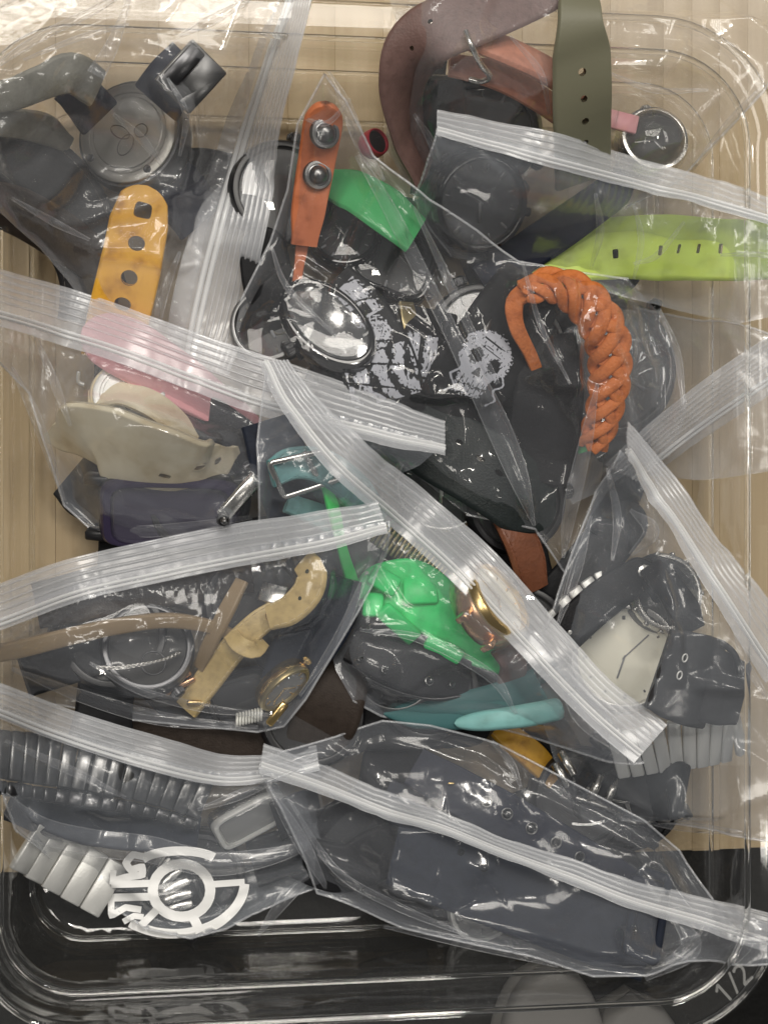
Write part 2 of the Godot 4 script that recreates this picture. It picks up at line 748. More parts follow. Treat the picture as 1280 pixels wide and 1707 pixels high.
# st: case, bezel, dial, marks, hands (materials); r in pixels; th = thickness over radius; squash, power = plan shape
func head(root: Node3D, xf: Transform3D, r: float, st: Dictionary) -> void:
	var t: float = r * st.get("th", 0.42)
	var sq: float = st.get("squash", 1.0)
	var pw: float = st.get("power", 2.0)
	var mb := MB.new()
	if st.get("back", false):
		mb.lathe(xf, [[0.0001, -t], [r * 0.9, -t], [r * 0.97, -t * 0.8], [r, -t * 0.4], [r, t * 0.55], [r * 0.96, t * 0.78], [r * 0.9, t * 0.8]], 64, sq, pw)
		var case_part := part(mb, "case", st.case, root)
		mb = MB.new()
		mb.lathe(xf, [[r * 0.92, t * 0.78], [r * 0.9, t * 0.95], [r * 0.86, t], [r * 0.74, t], [r * 0.72, t * 0.95], [r * 0.66, t * 0.95], [r * 0.64, t], [0.0001, t * 1.04]], 64, sq, pw)
		var bk := part(mb, "case_back", st.dial, case_part)
		for k in 4:
			var a := TAU * k / 4.0 + 0.5
			mb = MB.new()
			mb.lathe(xf * Transform3D(Basis(), Vector3(cos(a) * r * 0.8, t, sin(a) * r * 0.8)), [[r * 0.07, -0.0003], [r * 0.07, r * 0.02], [r * 0.05, r * 0.035], [0.0001, r * 0.03]], 16)
			part(mb, "screw", st.case, case_part, false)
		mb = MB.new()
		for q in [[0.1, 0.2, 0.13, 0.2], [-0.12, 0.05, 0.2, 0.1], [0.22, -0.15, 0.12, 0.12]]:
			var ring := PackedVector3Array()
			for k in 24:
				ring.append(xf * Vector3(r * (q[0] + q[2] * cos(TAU * k / 24)), t * 1.03, r * (q[1] + q[3] * sin(TAU * k / 24))))
			mb.tube(ring, r * 0.012, 5, true)
		part(mb, "engraved_mark", M.dark_line, case_part, false)
		bk.set_meta("label", "steel case back with screws and engraved loops")
	else:
		mb.lathe(xf, [[0.0001, -t], [r * 0.84, -t], [r * 0.95, -t * 0.75], [r, -t * 0.25], [r, t * 0.35], [r * 0.97, t * 0.5], [r * 0.8, t * 0.5]], 64, sq, pw)
		part(mb, "case", st.case, root)
		mb = MB.new()
		mb.lathe(xf, [[r * 0.985, t * 0.45], [r * 0.975, t * 0.72], [r * 0.93, t * 0.95], [r * 0.86, t], [r * 0.83, t * 0.98], [r * 0.8, t * 0.62]], 64, sq, pw)
		var bz := part(mb, "bezel", st.get("bezel", st.case), root)
		if st.get("teeth", 0):
			for k in st.teeth:
				var a: float = TAU * k / st.teeth
				mb = MB.new()
				mb.box(xf * Transform3D(Basis(Vector3.UP, -a), Vector3(cos(a) * r * 0.98, t * 0.66, sin(a) * r * 0.98 * sq)), Vector3(r * 0.08, t * 0.42, r * 0.11), r * 0.02)
				part(mb, "bezel_grip", st.get("bezel", st.case), bz, false)
		mb = MB.new()
		mb.disc(xf * Transform3D(Basis(), Vector3(0, t * 0.63, 0)), r * 0.82, 64, sq, pw)
		var dl := part(mb, "dial", st.dial, root)
		if st.has("marks"):
			for k in 12:
				var a := TAU * k / 12.0
				mb = MB.new()
				mb.box(xf * Transform3D(Basis(Vector3.UP, -a), Vector3(cos(a) * r * 0.68, t * 0.65, sin(a) * r * 0.68 * sq)), Vector3(r * (0.16 if k % 3 == 0 else 0.11) * st.get("slim", 1.0), r * 0.02, r * (0.055 if k % 3 == 0 else 0.035)), r * 0.005)
				part(mb, "hour_marker", st.marks, dl, false)
		for q in st.get("subdials", []):
			mb = MB.new()
			var ring := PackedVector3Array()
			for k in 28:
				ring.append(xf * Vector3(r * (q[0] + q[2] * cos(TAU * k / 28)), t * 0.65, r * (q[1] + q[2] * sin(TAU * k / 28))))
			mb.tube(ring, r * 0.018, 6, true)
			part(mb, "subdial", st.get("marks", st.case), dl, false)
		if st.has("hands"):
			for q in [["hour_hand", st.get("hour", 50.0), 0.42, 0.07], ["minute_hand", st.get("minute", 170.0), 0.62, 0.05]]:
				var a := deg_to_rad(q[1])
				mb = MB.new()
				mb.box(xf * Transform3D(Basis(Vector3.UP, -a), Vector3(cos(a) * r * q[2] * 0.42, t * 0.7, sin(a) * r * q[2] * 0.42)), Vector3(r * q[2], r * 0.015, r * q[3] * st.get("slim", 1.0)), r * 0.006)
				part(mb, q[0], st.hands, root, false)
		if st.get("glass", true):
			mb = MB.new()
			var d: float = st.get("dome", 0.08)
			mb.lathe(xf, [[r * 0.83, t * 0.9], [r * 0.78, t * 1.0 + r * d * 0.35], [r * 0.6, t + r * d * 0.7], [r * 0.35, t + r * d * 0.92], [0.0001, t + r * d]], 64, sq, pw)
			part(mb, "crystal", M.crystal, root)
	for a in st.get("lugs", []):
		for s in [-0.42, 0.42]:
			mb = MB.new()
			var g := Basis(Vector3.UP, -deg_to_rad(a))
			mb.box(xf * Transform3D(g * Basis(Vector3.BACK, -0.25), g * Vector3(r * 1.02, -t * 0.15, r * s)), Vector3(r * 0.36, t * 0.75, r * 0.15), r * 0.025)
			part(mb, "lug", st.case, root)
	if st.has("crown"):
		var a := deg_to_rad(st.crown)
		var g := Basis(Vector3.UP, -a) * Basis(Vector3.BACK, -PI / 2)
		mb = MB.new()
		var prof := [[r * 0.05, 0.0], [r * 0.05, r * 0.05], [r * 0.13, r * 0.06], [r * 0.14, r * 0.1], [r * 0.14, r * 0.2], [r * 0.11, r * 0.24], [0.0001, r * 0.25]]
		mb.lathe(xf * Transform3D(g, Vector3(cos(a) * r * 0.97, 0, sin(a) * r * 0.97 * sq)), prof, 24)
		var cr := part(mb, "crown", st.get("crown_mat", st.case), root)
		mb = MB.new()
		for k in 18:
			var f := TAU * k / 18
			var q := xf * Transform3D(g, Vector3(cos(a) * r * 0.97, 0, sin(a) * r * 0.97 * sq))
			mb.tube(PackedVector3Array([q * Vector3(cos(f) * r * 0.14, r * 0.1, sin(f) * r * 0.14), q * Vector3(cos(f) * r * 0.14, r * 0.2, sin(f) * r * 0.14)]), r * 0.014, 5)
		part(mb, "crown_ridges", st.get("crown_mat", st.case), cr, false).set_meta("kind", "stuff")
	for pa in st.get("pushers", []):
		var a := deg_to_rad(pa)
		var g := Basis(Vector3.UP, -a) * Basis(Vector3.BACK, -PI / 2)
		mb = MB.new()
		mb.lathe(xf * Transform3D(g, Vector3(cos(a) * r * 0.97, 0, sin(a) * r * 0.97)), [[r * 0.05, 0.0], [r * 0.05, r * 0.08], [r * 0.09, r * 0.09], [r * 0.09, r * 0.2], [0.0001, r * 0.22]], 18)
		part(mb, "pusher", st.case, root)


func rpx(px: float, py: float, r: float) -> float:   # pixels to metres on top of the pile
	return r * mpp(px, py, floor_at(px, py, rest) + 0.004)


func wire(root: Node3D, pts: Array, mm: float, mat: Material, called: String, closed := false, flat := 1.0, bend := true) -> void:
	var c := []
	for q in pts:
		c.append(over(q[0], q[1], q[2]))
	var mb := MB.new()
	if closed and not bend:
		mb.tube(PackedVector3Array(c), mm * 0.001, 8, true, flat)
	else:
		if closed:
			c.append(c[0])
		mb.tube(spline(c, 0.001), mm * 0.001, 10, false, flat)
	part(mb, called, mat, root)


# rounded frame of a buckle from four corners [px, py, mm]
func buckle(root: Node3D, q: Array, mm: float, mat: Material, pin = null) -> void:
	var c := []
	for p in q:
		c.append(over(p[0], p[1], p[2]))
	var pts := PackedVector3Array()
	for k in c.size():
		var a: Vector3 = c[k]
		var before: Vector3 = (c[(k + c.size() - 1) % c.size()] - a).normalized() * 0.0016
		var after: Vector3 = (c[(k + 1) % c.size()] - a).normalized() * 0.0016
		for u in [0.0, 0.25, 0.5, 0.75, 1.0]:
			pts.append((a + before).lerp(a, u).lerp(a.lerp(a + after, u), u))
	var mb := MB.new()
	mb.tube(pts, mm * 0.001, 10, true, 0.8)
	var o := part(mb, "buckle", mat, root)
	if pin != null:
		mb = MB.new()
		mb.tube(spline([over(pin[0][0], pin[0][1], pin[0][2]), over((pin[0][0] + pin[1][0]) * 0.5, (pin[0][1] + pin[1][1]) * 0.5, (pin[0][2] + pin[1][2]) * 0.5 + 0.6), over(pin[1][0], pin[1][1], pin[1][2])]), mm * 0.0011, 10)
		part(mb, "pin", mat, o)


# bracelet of separate links along a line
func links(root: Node3D, pts: Array, widths: Array, mm: float, count: int, mat: Material, opt := {}) -> void:
	var b := band(pts, widths, mm, opt)
	var pitch := b.total / count
	var rows: Array = opt.get("rows", [[-1.0, 1.0]])
	var meshes := {}
	for k in count:
		var s := pitch * (k + 0.5)
		var i := mini(int(b.where(s)), b.n.size() - 1)
		for q in rows:
			var wd: float = (q[1] - q[0]) * b.width(s)
			var key := [snappedf(wd, 0.0004), q[2] if q.size() > 2 else 0]
			if not meshes.has(key):
				var mb := MB.new()
				mb.box(Transform3D(), Vector3(pitch * opt.get("fill", 0.9), mm * 0.001 * (1.0 if q.size() < 3 else 1.15), key[0] * 0.97), mm * 0.00018)
				meshes[key] = mb.mesh(q[2] if q.size() > 2 else mat)
			inst(meshes[key], "link", root, Transform3D(Basis(b.t[i], b.n[i], b.t[i].cross(b.n[i])).orthonormalized(), b.F(s, (q[0] + q[1]) * 0.5, 0.0)))


func slab(root: Node3D, px: float, py: float, mm: float, w: float, l: float, th: float, spin: float, mat: Material, called: String, tilt := 0.0, towards := 0.0, bevel := 0.4) -> MeshInstance3D:
	var xf := aim(px, py, mm + th * 0.5, tilt, towards, spin)
	var k := rpx(px, py, 1.0)
	var mb := MB.new()
	mb.box(xf, Vector3(w * k, th * 0.001, l * k), bevel * 0.001)
	return part(mb, called, mat, root)


# ---------------------------------------------------------------- bags
# spec: poly (outline in the photograph), zip (centre line [px, py, lift mm]), wide (pixels), seal (v), ridges [v0, v1, count], creases, and so on
func bag(spec: Dictionary) -> Dictionary:
	var before := blurred(spec.before, 3, 2)
	var top_map := both()
	var smooth_top := blurred(dilated(top_map, 2), spec.get("loose", 3), 2)
	var close_top := blurred(dilated(top_map, 1), 1, 1)
	var o := thing("zip_bag", spec.label, "zip bag", P(spec.poly[0][0], spec.poly[0][1], 0.02), "zip bags heaped in the pan")
	# header with its ridges and the press seal
	var zip_pts := PackedVector3Array()
	if spec.has("zip"):
		var c := []
		var half := []
		var roll := []
		var widest := 0.0
		for w in spec.wide:
			widest = maxf(widest, w)
		var under := blurred(dilated(top_map, 1), 3, 2)
		for k in spec.zip.size():
			var q: Array = spec.zip[k]
			var h: float = floor_at(q[0], q[1], under) + 0.001 * ((q[2] if q.size() > 2 else 0.0) + 2.2)
			var w: float = spec.wide[k]
			var rl: float = rad_to_deg(acos(clampf(w / widest, 0.62, 1.0))) * spec.get("lean", 1.0)
			if k > 0 and k < spec.zip.size() - 1:   # bends and twists of its own
				rl += 10.0 * noise_b.get_noise_2d(q[0] * 0.7, q[1] * 0.7 + 50.0)
				h += 0.0014 * noise_b.get_noise_2d(q[0] * 0.9 + 200.0, q[1] * 0.9)
			c.append(P(q[0], q[1], h))
			half.append(w / maxf(cos(deg_to_rad(rl)), 0.3) * 0.5 * mpp(q[0], q[1], h))
			roll.append(rl)
		var b := Band.new()
		b.thick = 0.0004
		b.setup(c, half, roll)
		var rg: Array = spec.get("ridges", [-0.85, 0.35, 8])
		var count: float = rg[2]
		var header := ribbon_mesh(b, -1.0, 1.0, 110, func(u):
			var v: float = u * 2.0 - 1.0
			var y := 0.00013
			if v > rg[0] and v < rg[1]:
				y += 0.00034 * pow(maxf(0.0, sin((v - rg[0]) / (rg[1] - rg[0]) * PI * count)), 2.0) if int((v - rg[0]) / (rg[1] - rg[0]) * count) % 2 == 0 else 0.0
			if absf(v) > 0.985:
				y *= 0.4
			return y, 0.0022, 0.0006)
		var hp := part(header, "header", M.zip_film, o, true)
		var ridge_mb := MB.new()
		for k in range(0, int(count), 2):
			var v: float = lerpf(rg[0], rg[1], (k + 0.5) / count)
			var line := PackedVector3Array()
			for i in 61:
				var s := b.total * i / 60.0
				var j := mini(int(b.where(s)), b.n.size() - 1)
				line.append(b.F(s, v, 0.0) + b.n[j] * (0.0002 + 0.0006 * noise_a.get_noise_3d(s * 2600.0, v * 14.0, b.pos[0].x * 9000.0)))
			ridge_mb.tube(line, 0.00038, 8, false, 0.7)
		part(ridge_mb, "grip_ridges", M.zip_ridge, hp, false).set_meta("kind", "stuff")
		var sv: float = spec.get("seal", 0.6)
		var rail: float = 0.0011 / half[0]
		for k in [-1.0, 1.0]:
			var rail_mb := ribbon_mesh(b, sv + rail * (k * 0.62 - 0.5), sv + rail * (k * 0.62 + 0.5), 8, func(u): return 0.0002 + 0.00085 * sqrt(maxf(0.0, 1.0 - pow(u * 2.0 - 1.0, 2.0))), 0.0025)
			part(rail_mb, "press_seal", M.zip_seal, o)
		for i in 41:
			var s := b.total * i / 40.0
			zip_pts.append(b.F(s, sv, 0.0))
	# outline on the table plane, at the height of what is below
	var poly := PackedVector2Array()
	for q in spec.poly:
		var p := P(q[0], q[1], floor_at(q[0], q[1], smooth_top))
		poly.append(Vector2(p.x, p.z))
	var lo := poly[0]
	var hi := poly[0]
	for p in poly:
		lo = lo.min(p)
		hi = hi.max(p)
	var cell: float = spec.get("cell", 0.0009)
	lo -= Vector2.ONE * cell * 2.0
	var nx := int((hi.x - lo.x) / cell) + 4
	var nz := int((hi.y - lo.y) / cell) + 4
	var xz := PackedVector2Array()
	var inside := PackedByteArray()
	var edge_d := PackedFloat32Array()
	xz.resize(nx * nz)
	inside.resize(nx * nz)
	edge_d.resize(nx * nz)
	var m := poly.size()
	for j in nz:
		for i in nx:
			var p := lo + Vector2(i, j) * cell
			var k := j * nx + i
			var within := Geometry2D.is_point_in_polygon(p, poly)
			var best := 1e9
			var near := p
			for e in m:
				var q := Geometry2D.get_closest_point_to_segment(p, poly[e], poly[(e + 1) % m])
				var d := q.distance_squared_to(p)
				if d < best:
					best = d
					near = q
			best = sqrt(best)
			xz[k] = p
			if within:
				inside[k] = 1
				edge_d[k] = best
				if best < cell * 0.42:
					xz[k] = near
					edge_d[k] = 0.0
			elif best < cell * 1.42:
				inside[k] = 2
				xz[k] = near
				edge_d[k] = 0.0
	# creases as [points, height mm, half width mm]
	var folds := []
	for cr in spec.get("creases", []):
		var line := PackedVector2Array()
		for q in cr[0]:
			var p := P(q[0], q[1], floor_at(q[0], q[1], smooth_top) + 0.003)
			line.append(Vector2(p.x, p.z))
		folds.append([line, cr[1] * 0.001, cr[2] * 0.001])
	var wr: float = spec.get("wrinkle", 1.0)
	var dir := Vector2.from_angle(deg_to_rad(spec.get("dir", 0.0)))
	var shift: float = spec.get("seed", 0.0) * 37.0
	var merge: float = spec.get("merge", 0.012)
	rng.seed = 100 + int(shift)
	var tents := []
	var area := (hi.x - lo.x) * (hi.y - lo.y)
	var fold_size: float = spec.get("fold_size", 1.0)
	var n_tents := int(area * 2600.0 * spec.get("folds", 1.0))
	for k in n_tents:
		var c := Vector2(rng.randf_range(lo.x, hi.x), rng.randf_range(lo.y, hi.y))
		var ang := deg_to_rad(spec.get("dir", 0.0) + rng.randfn(0.0, 26.0)) if rng.randf() < 0.75 else rng.randf() * TAU
		var big := pow(rng.randf(), 2.0)
		tents.append([c, Vector2.from_angle(ang), lerpf(0.011, 0.05, big), lerpf(0.005, 0.018, rng.randf()), lerpf(0.0013, 0.007, rng.randf()), lerpf(0.0007, 0.003, big) * (-0.6 if rng.randf() < 0.3 else 1.0)])
	var tops := PackedFloat32Array()
	tops.resize(nx * nz)
	var maps := [MB.new(), MB.new()]
	var ids := PackedInt32Array()
	ids.resize(nx * nz)
	for k in nx * nz:
		if inside[k] == 0:
			ids[k] = -1
			continue
		var p := xz[k]
		var w3 := Vector3(p.x, 0, p.y)
		var t := maxf(look(smooth_top, w3), look(close_top, w3) + 0.0003) + 0.0008
		var b := minf(look(before, w3) + 0.0007, t - 0.0004)
		if zip_pts.size() and not spec.get("loose_zip", false):
			var dz := 1e9
			var zh := t
			for q in zip_pts:
				var d := Vector2(q.x - p.x, q.z - p.y).length_squared()
				if d < dz:
					dz = d
					zh = q.y
			var f := smoothstep(0.0, spec.get("reach", 0.022), sqrt(dz))
			t = lerpf(zh - 0.0004, t, f)
			b = lerpf(zh - 0.0008, minf(b, t - 0.0004), f)
		var e := smoothstep(0.0, merge, edge_d[k])
		var mid := lerpf(b, t, spec.get("lift_edge", 0.55))
		t = lerpf(mid, t, e)
		b = lerpf(mid - 0.0002, b, e)
		var u := p.dot(dir) * 1000.0 + shift
		var v := p.dot(dir.orthogonal()) * 1000.0 + shift
		var amp := wr * smoothstep(0.0, 0.005, edge_d[k])
		var bend := noise_b.get_noise_2d(u * 0.5, v * 0.5) * 9.0
		var crumple := noise_c.get_noise_2d(u * 0.45 + bend, v * 0.9 + bend * 0.6) * 0.0011
		var swell := noise_b.get_noise_2d(u * 0.8 + 300.0, v * 1.6) * 0.0009
		var fold := 0.0
		for f in tents:
			var q: Vector2 = p - f[0]
			var a: float = q.dot(f[1])
			var len: float = f[2]
			if a > len or a < -len:
				continue
			var across: float = q.x * -f[1].y + q.y * f[1].x + 0.0006 * sin(a * 300.0)
			if across > f[3] or across < -f[4]:
				continue
			a /= len
			fold += fold_size * f[5] * (1.0 - a * a) * smooth_tent(1.0 - across / f[3] if across >= 0.0 else 1.0 + across / f[4])
		t += amp * (crumple + swell + fold)
		b -= amp * 0.3 * absf(swell)
		for fo in folds:
			var line: PackedVector2Array = fo[0]
			var d := 1e9
			var along := 0.0
			for i in line.size() - 1:
				var q := Geometry2D.get_closest_point_to_segment(p, line[i], line[i + 1])
				if q.distance_to(p) < d:
					d = q.distance_to(p)
					along = (i + q.distance_to(line[i]) / maxf(line[i].distance_to(line[i + 1]), 1e-6)) / (line.size() - 1)
			if d < fo[2]:
				t += fo[1] * pow(1.0 - d / fo[2], 1.3) * smoothstep(0.0, 0.12, minf(along, 1.0 - along) + 0.03)
		t = maxf(t, lerpf(t, look(close_top, w3) + 0.0004, e))
		tops[k] = t
		ids[k] = maps[0].add(Vector3(p.x, t, p.y))
		maps[1].add(Vector3(p.x, b, p.y))
		if inside[k] == 1:
			var c := cell_z(p.y) * NX + cell_x(p.x)
			films[c] = maxf(films[c], t)
	for j in nz - 1:
		for i in nx - 1:
			var k := j * nx + i
			for f in ([[k, k + 1, k + nx + 1], [k, k + nx + 1, k + nx]] if (i + j) % 2 == 0 else [[k, k + 1, k + nx], [k + 1, k + nx + 1, k + nx]]):
				var a := ids[f[0]]
				var b := ids[f[1]]
				var c := ids[f[2]]
				if a < 0 or b < 0 or c < 0 or inside[f[0]] + inside[f[1]] + inside[f[2]] > 5:
					continue
				maps[0].idx.append_array([a, b, c])
				maps[1].idx.append_array([a, c, b])
	var film: Material = spec.get("film", M.film)
	part(maps[0], "front_film", film, o, false)
	part(maps[1], "back_film", film, o, false)
	# welded side seams along the outline
	for run in spec.get("seams", []):
		var line := []
		for k in run:
			var q: Array = spec.poly[k % m]
			var pa := poly[k % m]
			line.append(Vector3(pa.x, 0, pa.y))
		var pts := PackedVector3Array()
		for k in line.size() - 1:
			for i in 24:
				var p: Vector3 = line[k].lerp(line[k + 1], i / 24.0)
				pts.append(p)
		pts.append(line[-1])
		for k in pts.size():
			var gi := clampi(int(round((pts[k].x - lo.x) / cell)), 0, nx - 1)
			var gj := clampi(int(round((pts[k].z - lo.y) / cell)), 0, nz - 1)
			var h := 0.0
			for dj in [0, 1, -1]:
				for di in [0, 1, -1]:
					var kk := clampi(gj + dj, 0, nz - 1) * nx + clampi(gi + di, 0, nx - 1)
					if h == 0.0 and ids[kk] >= 0:
						h = tops[kk]
			pts[k].y = h if h > 0.0 else look(before, pts[k])
		var seam := MB.new()
		seam.tube(pts, 0.00042, 8)
		part(seam, "side_seam", M.seam, o, false)
	return {"node": o, "lo": lo, "cell": cell, "nx": nx, "nz": nz, "tops": tops, "ids": ids}


# the point of a bag's front film at that place of the photograph
func film_point(bg: Dictionary, px: float, py: float, lift: float) -> Vector3:
	var h := 0.05
	var p := Vector3.ZERO
	for it in 4:
		p = P(px, py, h)
		var gi := clampi(int((p.x - bg.lo.x) / bg.cell), 0, bg.nx - 2)
		var gj := clampi(int((p.z - bg.lo.y) / bg.cell), 0, bg.nz - 2)
		var k: int = gj * bg.nx + gi
		if bg.ids[k] >= 0 and bg.ids[k + 1] >= 0 and bg.ids[k + bg.nx] >= 0 and bg.ids[k + bg.nx + 1] >= 0:
			var fx: float = (p.x - bg.lo.x) / bg.cell - gi
			var fz: float = (p.z - bg.lo.y) / bg.cell - gj
			h = lerpf(lerpf(bg.tops[k], bg.tops[k + 1], fx), lerpf(bg.tops[k + bg.nx], bg.tops[k + bg.nx + 1], fx), fz)
	return Vector3(p.x, h + lift, p.z)


# folds where the film lies double: [[px, py, width px] ...] -> a thin lens of film with creased edges
func pleats(bg: Dictionary, list: Array, film: Material) -> void:
	for pl in list:
		var c := []
		var wd := []
		for q in pl:
			c.append(Vector3(q[0], q[1], q[2]))
		var line := spline(c, 3.0)
		var mb := MB.new()
		var edges := [PackedVector3Array(), PackedVector3Array()]
		var n := line.size()
		var heights := PackedFloat32Array()
		for k in n:
			heights.append(film_point(bg, line[k].x, line[k].y, 0.0).y)
		for it in 3:
			for k in range(1, n - 1):
				heights[k] = maxf(heights[k], (heights[k - 1] + heights[k + 1]) * 0.5)
		for k in n:
			var d := line[mini(k + 1, n - 1)] - line[maxi(k - 1, 0)]
			var across := Vector2(-d.y, d.x).normalized()
			for j in 9:
				var v := j / 4.0 - 1.0
				var q := Vector2(line[k].x, line[k].y) + across * (v * line[k].z * 0.5)
				var own := film_point(bg, q.x, q.y, 0.0).y
				var h: float = lerpf(maxf(own, heights[k] - 0.002), heights[k], 0.7) + 0.0004 + 0.0011 * (1.0 - v * v) * minf(line[k].z / 20.0, 1.0)
				var p := P(q.x, q.y, h)
				mb.add(p)
				if j == 0:
					edges[0].append(p)
				elif j == 8:
					edges[1].append(p)
			if k:
				var f := mb.v.size() - 9
				for j in 8:
					mb.idx.append_array([f - 9 + j, f + j, f - 8 + j, f - 8 + j, f + j, f + 1 + j])
		for k in range(0, mb.idx.size(), 3):
			if (mb.v[mb.idx[k + 2]] - mb.v[mb.idx[k]]).cross(mb.v[mb.idx[k + 1]] - mb.v[mb.idx[k]]).y < 0.0:
				var x := mb.idx[k + 1]
				mb.idx[k + 1] = mb.idx[k + 2]
				mb.idx[k + 2] = x
		var o := part(mb, "film_fold", film, bg.node, false)
		for e in edges:
			var tb := MB.new()
			tb.tube(e, 0.00016, 6)
			part(tb, "fold_edge", M.fold_edge, o, false)


func smooth_tent(x: float) -> float:
	return x * x * (1.6 - 0.6 * x)


# strokes printed on a bag's film: [[px, py] ..., width px]
func print_on_film(bg: Dictionary, strokes: Array, mat: Material, called: String) -> void:
	var mb := MB.new()
	var lift := 0.0002
	for st in strokes:
		lift += 0.00003
		var dense := PackedVector2Array()
		for k in st[0].size() - 1:
			var a := Vector2(st[0][k][0], st[0][k][1])
			var b := Vector2(st[0][k + 1][0], st[0][k + 1][1])
			var n := maxi(1, int(a.distance_to(b) / 3.0))
			for i in n:
				dense.append(a.lerp(b, float(i) / n))
		dense.append(Vector2(st[0][-1][0], st[0][-1][1]))
		var closed: bool = dense[0].distance_to(dense[-1]) < 1.0
		var last := []
		for k in dense.size():
			var d := dense[mini(k + 1, dense.size() - 1)] - dense[maxi(k - 1, 0)]
			if closed and (k == 0 or k == dense.size() - 1):
				d = dense[1] - dense[dense.size() - 2]
			var nn: Vector2 = d.normalized().orthogonal() * st[1] * 0.5
			var row := []
			for s in [-1.0, -0.33, 0.33, 1.0]:
				var q: Vector2 = dense[k] + nn * s
				var h := 0.04
				var p := Vector3.ZERO
				for it in 4:
					p = P(q.x, q.y, h)
					var gi := clampi(int((p.x - bg.lo.x) / bg.cell), 0, bg.nx - 2)
					var gj := clampi(int((p.z - bg.lo.y) / bg.cell), 0, bg.nz - 2)
					var kk: int = gj * bg.nx + gi
					if bg.ids[kk] >= 0 and bg.ids[kk + 1] >= 0 and bg.ids[kk + bg.nx] >= 0 and bg.ids[kk + bg.nx + 1] >= 0:
						var fx: float = (p.x - bg.lo.x) / bg.cell - gi
						var fz: float = (p.z - bg.lo.y) / bg.cell - gj
						h = lerpf(lerpf(bg.tops[kk], bg.tops[kk + 1], fx), lerpf(bg.tops[kk + bg.nx], bg.tops[kk + bg.nx + 1], fx), fz)
				row.append(mb.add(Vector3(p.x, h + lift, p.z)))
			if last:
				for i in 3:
					mb.idx.append_array([last[i], row[i], last[i + 1], last[i + 1], row[i], row[i + 1]])
			last = row
	# the print faces up
	for k in range(0, mb.idx.size(), 3):
		var g := (mb.v[mb.idx[k + 2]] - mb.v[mb.idx[k]]).cross(mb.v[mb.idx[k + 1]] - mb.v[mb.idx[k]])
		if g.y < 0.0:
			var x := mb.idx[k + 1]
			mb.idx[k + 1] = mb.idx[k + 2]
			mb.idx[k + 2] = x
	part(mb, called, mat, bg.node, false)


# ---------------------------------------------------------------- materials
func S(r: float, g: float, b: float) -> Color:   # a real-world base colour, linear, as Godot wants it
	return Color(r, g, b).linear_to_srgb()


func tex(kind: int, freq: float, size := 256, ramp: Gradient = null, fractal := 4, seed_ := 1, cell_ret := FastNoiseLite.RETURN_DISTANCE) -> NoiseTexture2D:
	var f := FastNoiseLite.new()
	f.noise_type = kind
	f.frequency = freq
	f.seed = seed_
	f.fractal_octaves = fractal
	f.cellular_return_type = cell_ret
	if fractal <= 1:
		f.fractal_type = FastNoiseLite.FRACTAL_NONE
	var t := NoiseTexture2D.new()
	t.width = size
	t.height = size
	t.seamless = true
	t.noise = f
	if ramp:
		t.color_ramp = ramp
	return t


func grad(stops: Array) -> Gradient:
	var g := Gradient.new()
	g.offsets = PackedFloat32Array(stops.map(func(s): return s[0]))
	g.colors = PackedColorArray(stops.map(func(s): return s[1]))
	return g


func mat(called: String, c: Color, rough: float, metal := 0.0, opt := {}) -> StandardMaterial3D:
	var m := StandardMaterial3D.new()
	m.resource_name = called
	m.albedo_color = c
	m.roughness = rough
	m.metallic = metal
	if opt.has("spec"):
		m.metallic_specular = opt.spec
	if opt.has("map"):
		m.albedo_texture = opt.map
	if opt.has("rough_map"):
		m.roughness_texture = opt.rough_map
	if opt.has("bump"):
		m.heightmap_enabled = true
		m.heightmap_texture = opt.bump
		m.heightmap_scale = opt.get("depth", 0.02)
	if opt.has("map") or opt.has("bump") or opt.has("rough_map"):
		m.uv1_triplanar = true
		m.uv1_world_triplanar = opt.get("world", false)
		m.uv1_scale = opt.get("scale", Vector3.ONE * 40.0)
	if opt.has("alpha"):
		m.transparency = BaseMaterial3D.TRANSPARENCY_ALPHA
		m.albedo_color.a = opt.alpha
		m.cull_mode = BaseMaterial3D.CULL_DISABLED
	if opt.has("coat"):
		m.clearcoat_enabled = true
		m.clearcoat = opt.coat
		m.clearcoat_roughness = opt.get("coat_rough", 0.1)
	if opt.has("back"):
		m.backlight_enabled = true
		m.backlight = opt.back
	if opt.has("sss"):
		m.subsurf_scatter_enabled = true
		m.subsurf_scatter_strength = opt.sss
	M[called] = m
	return m


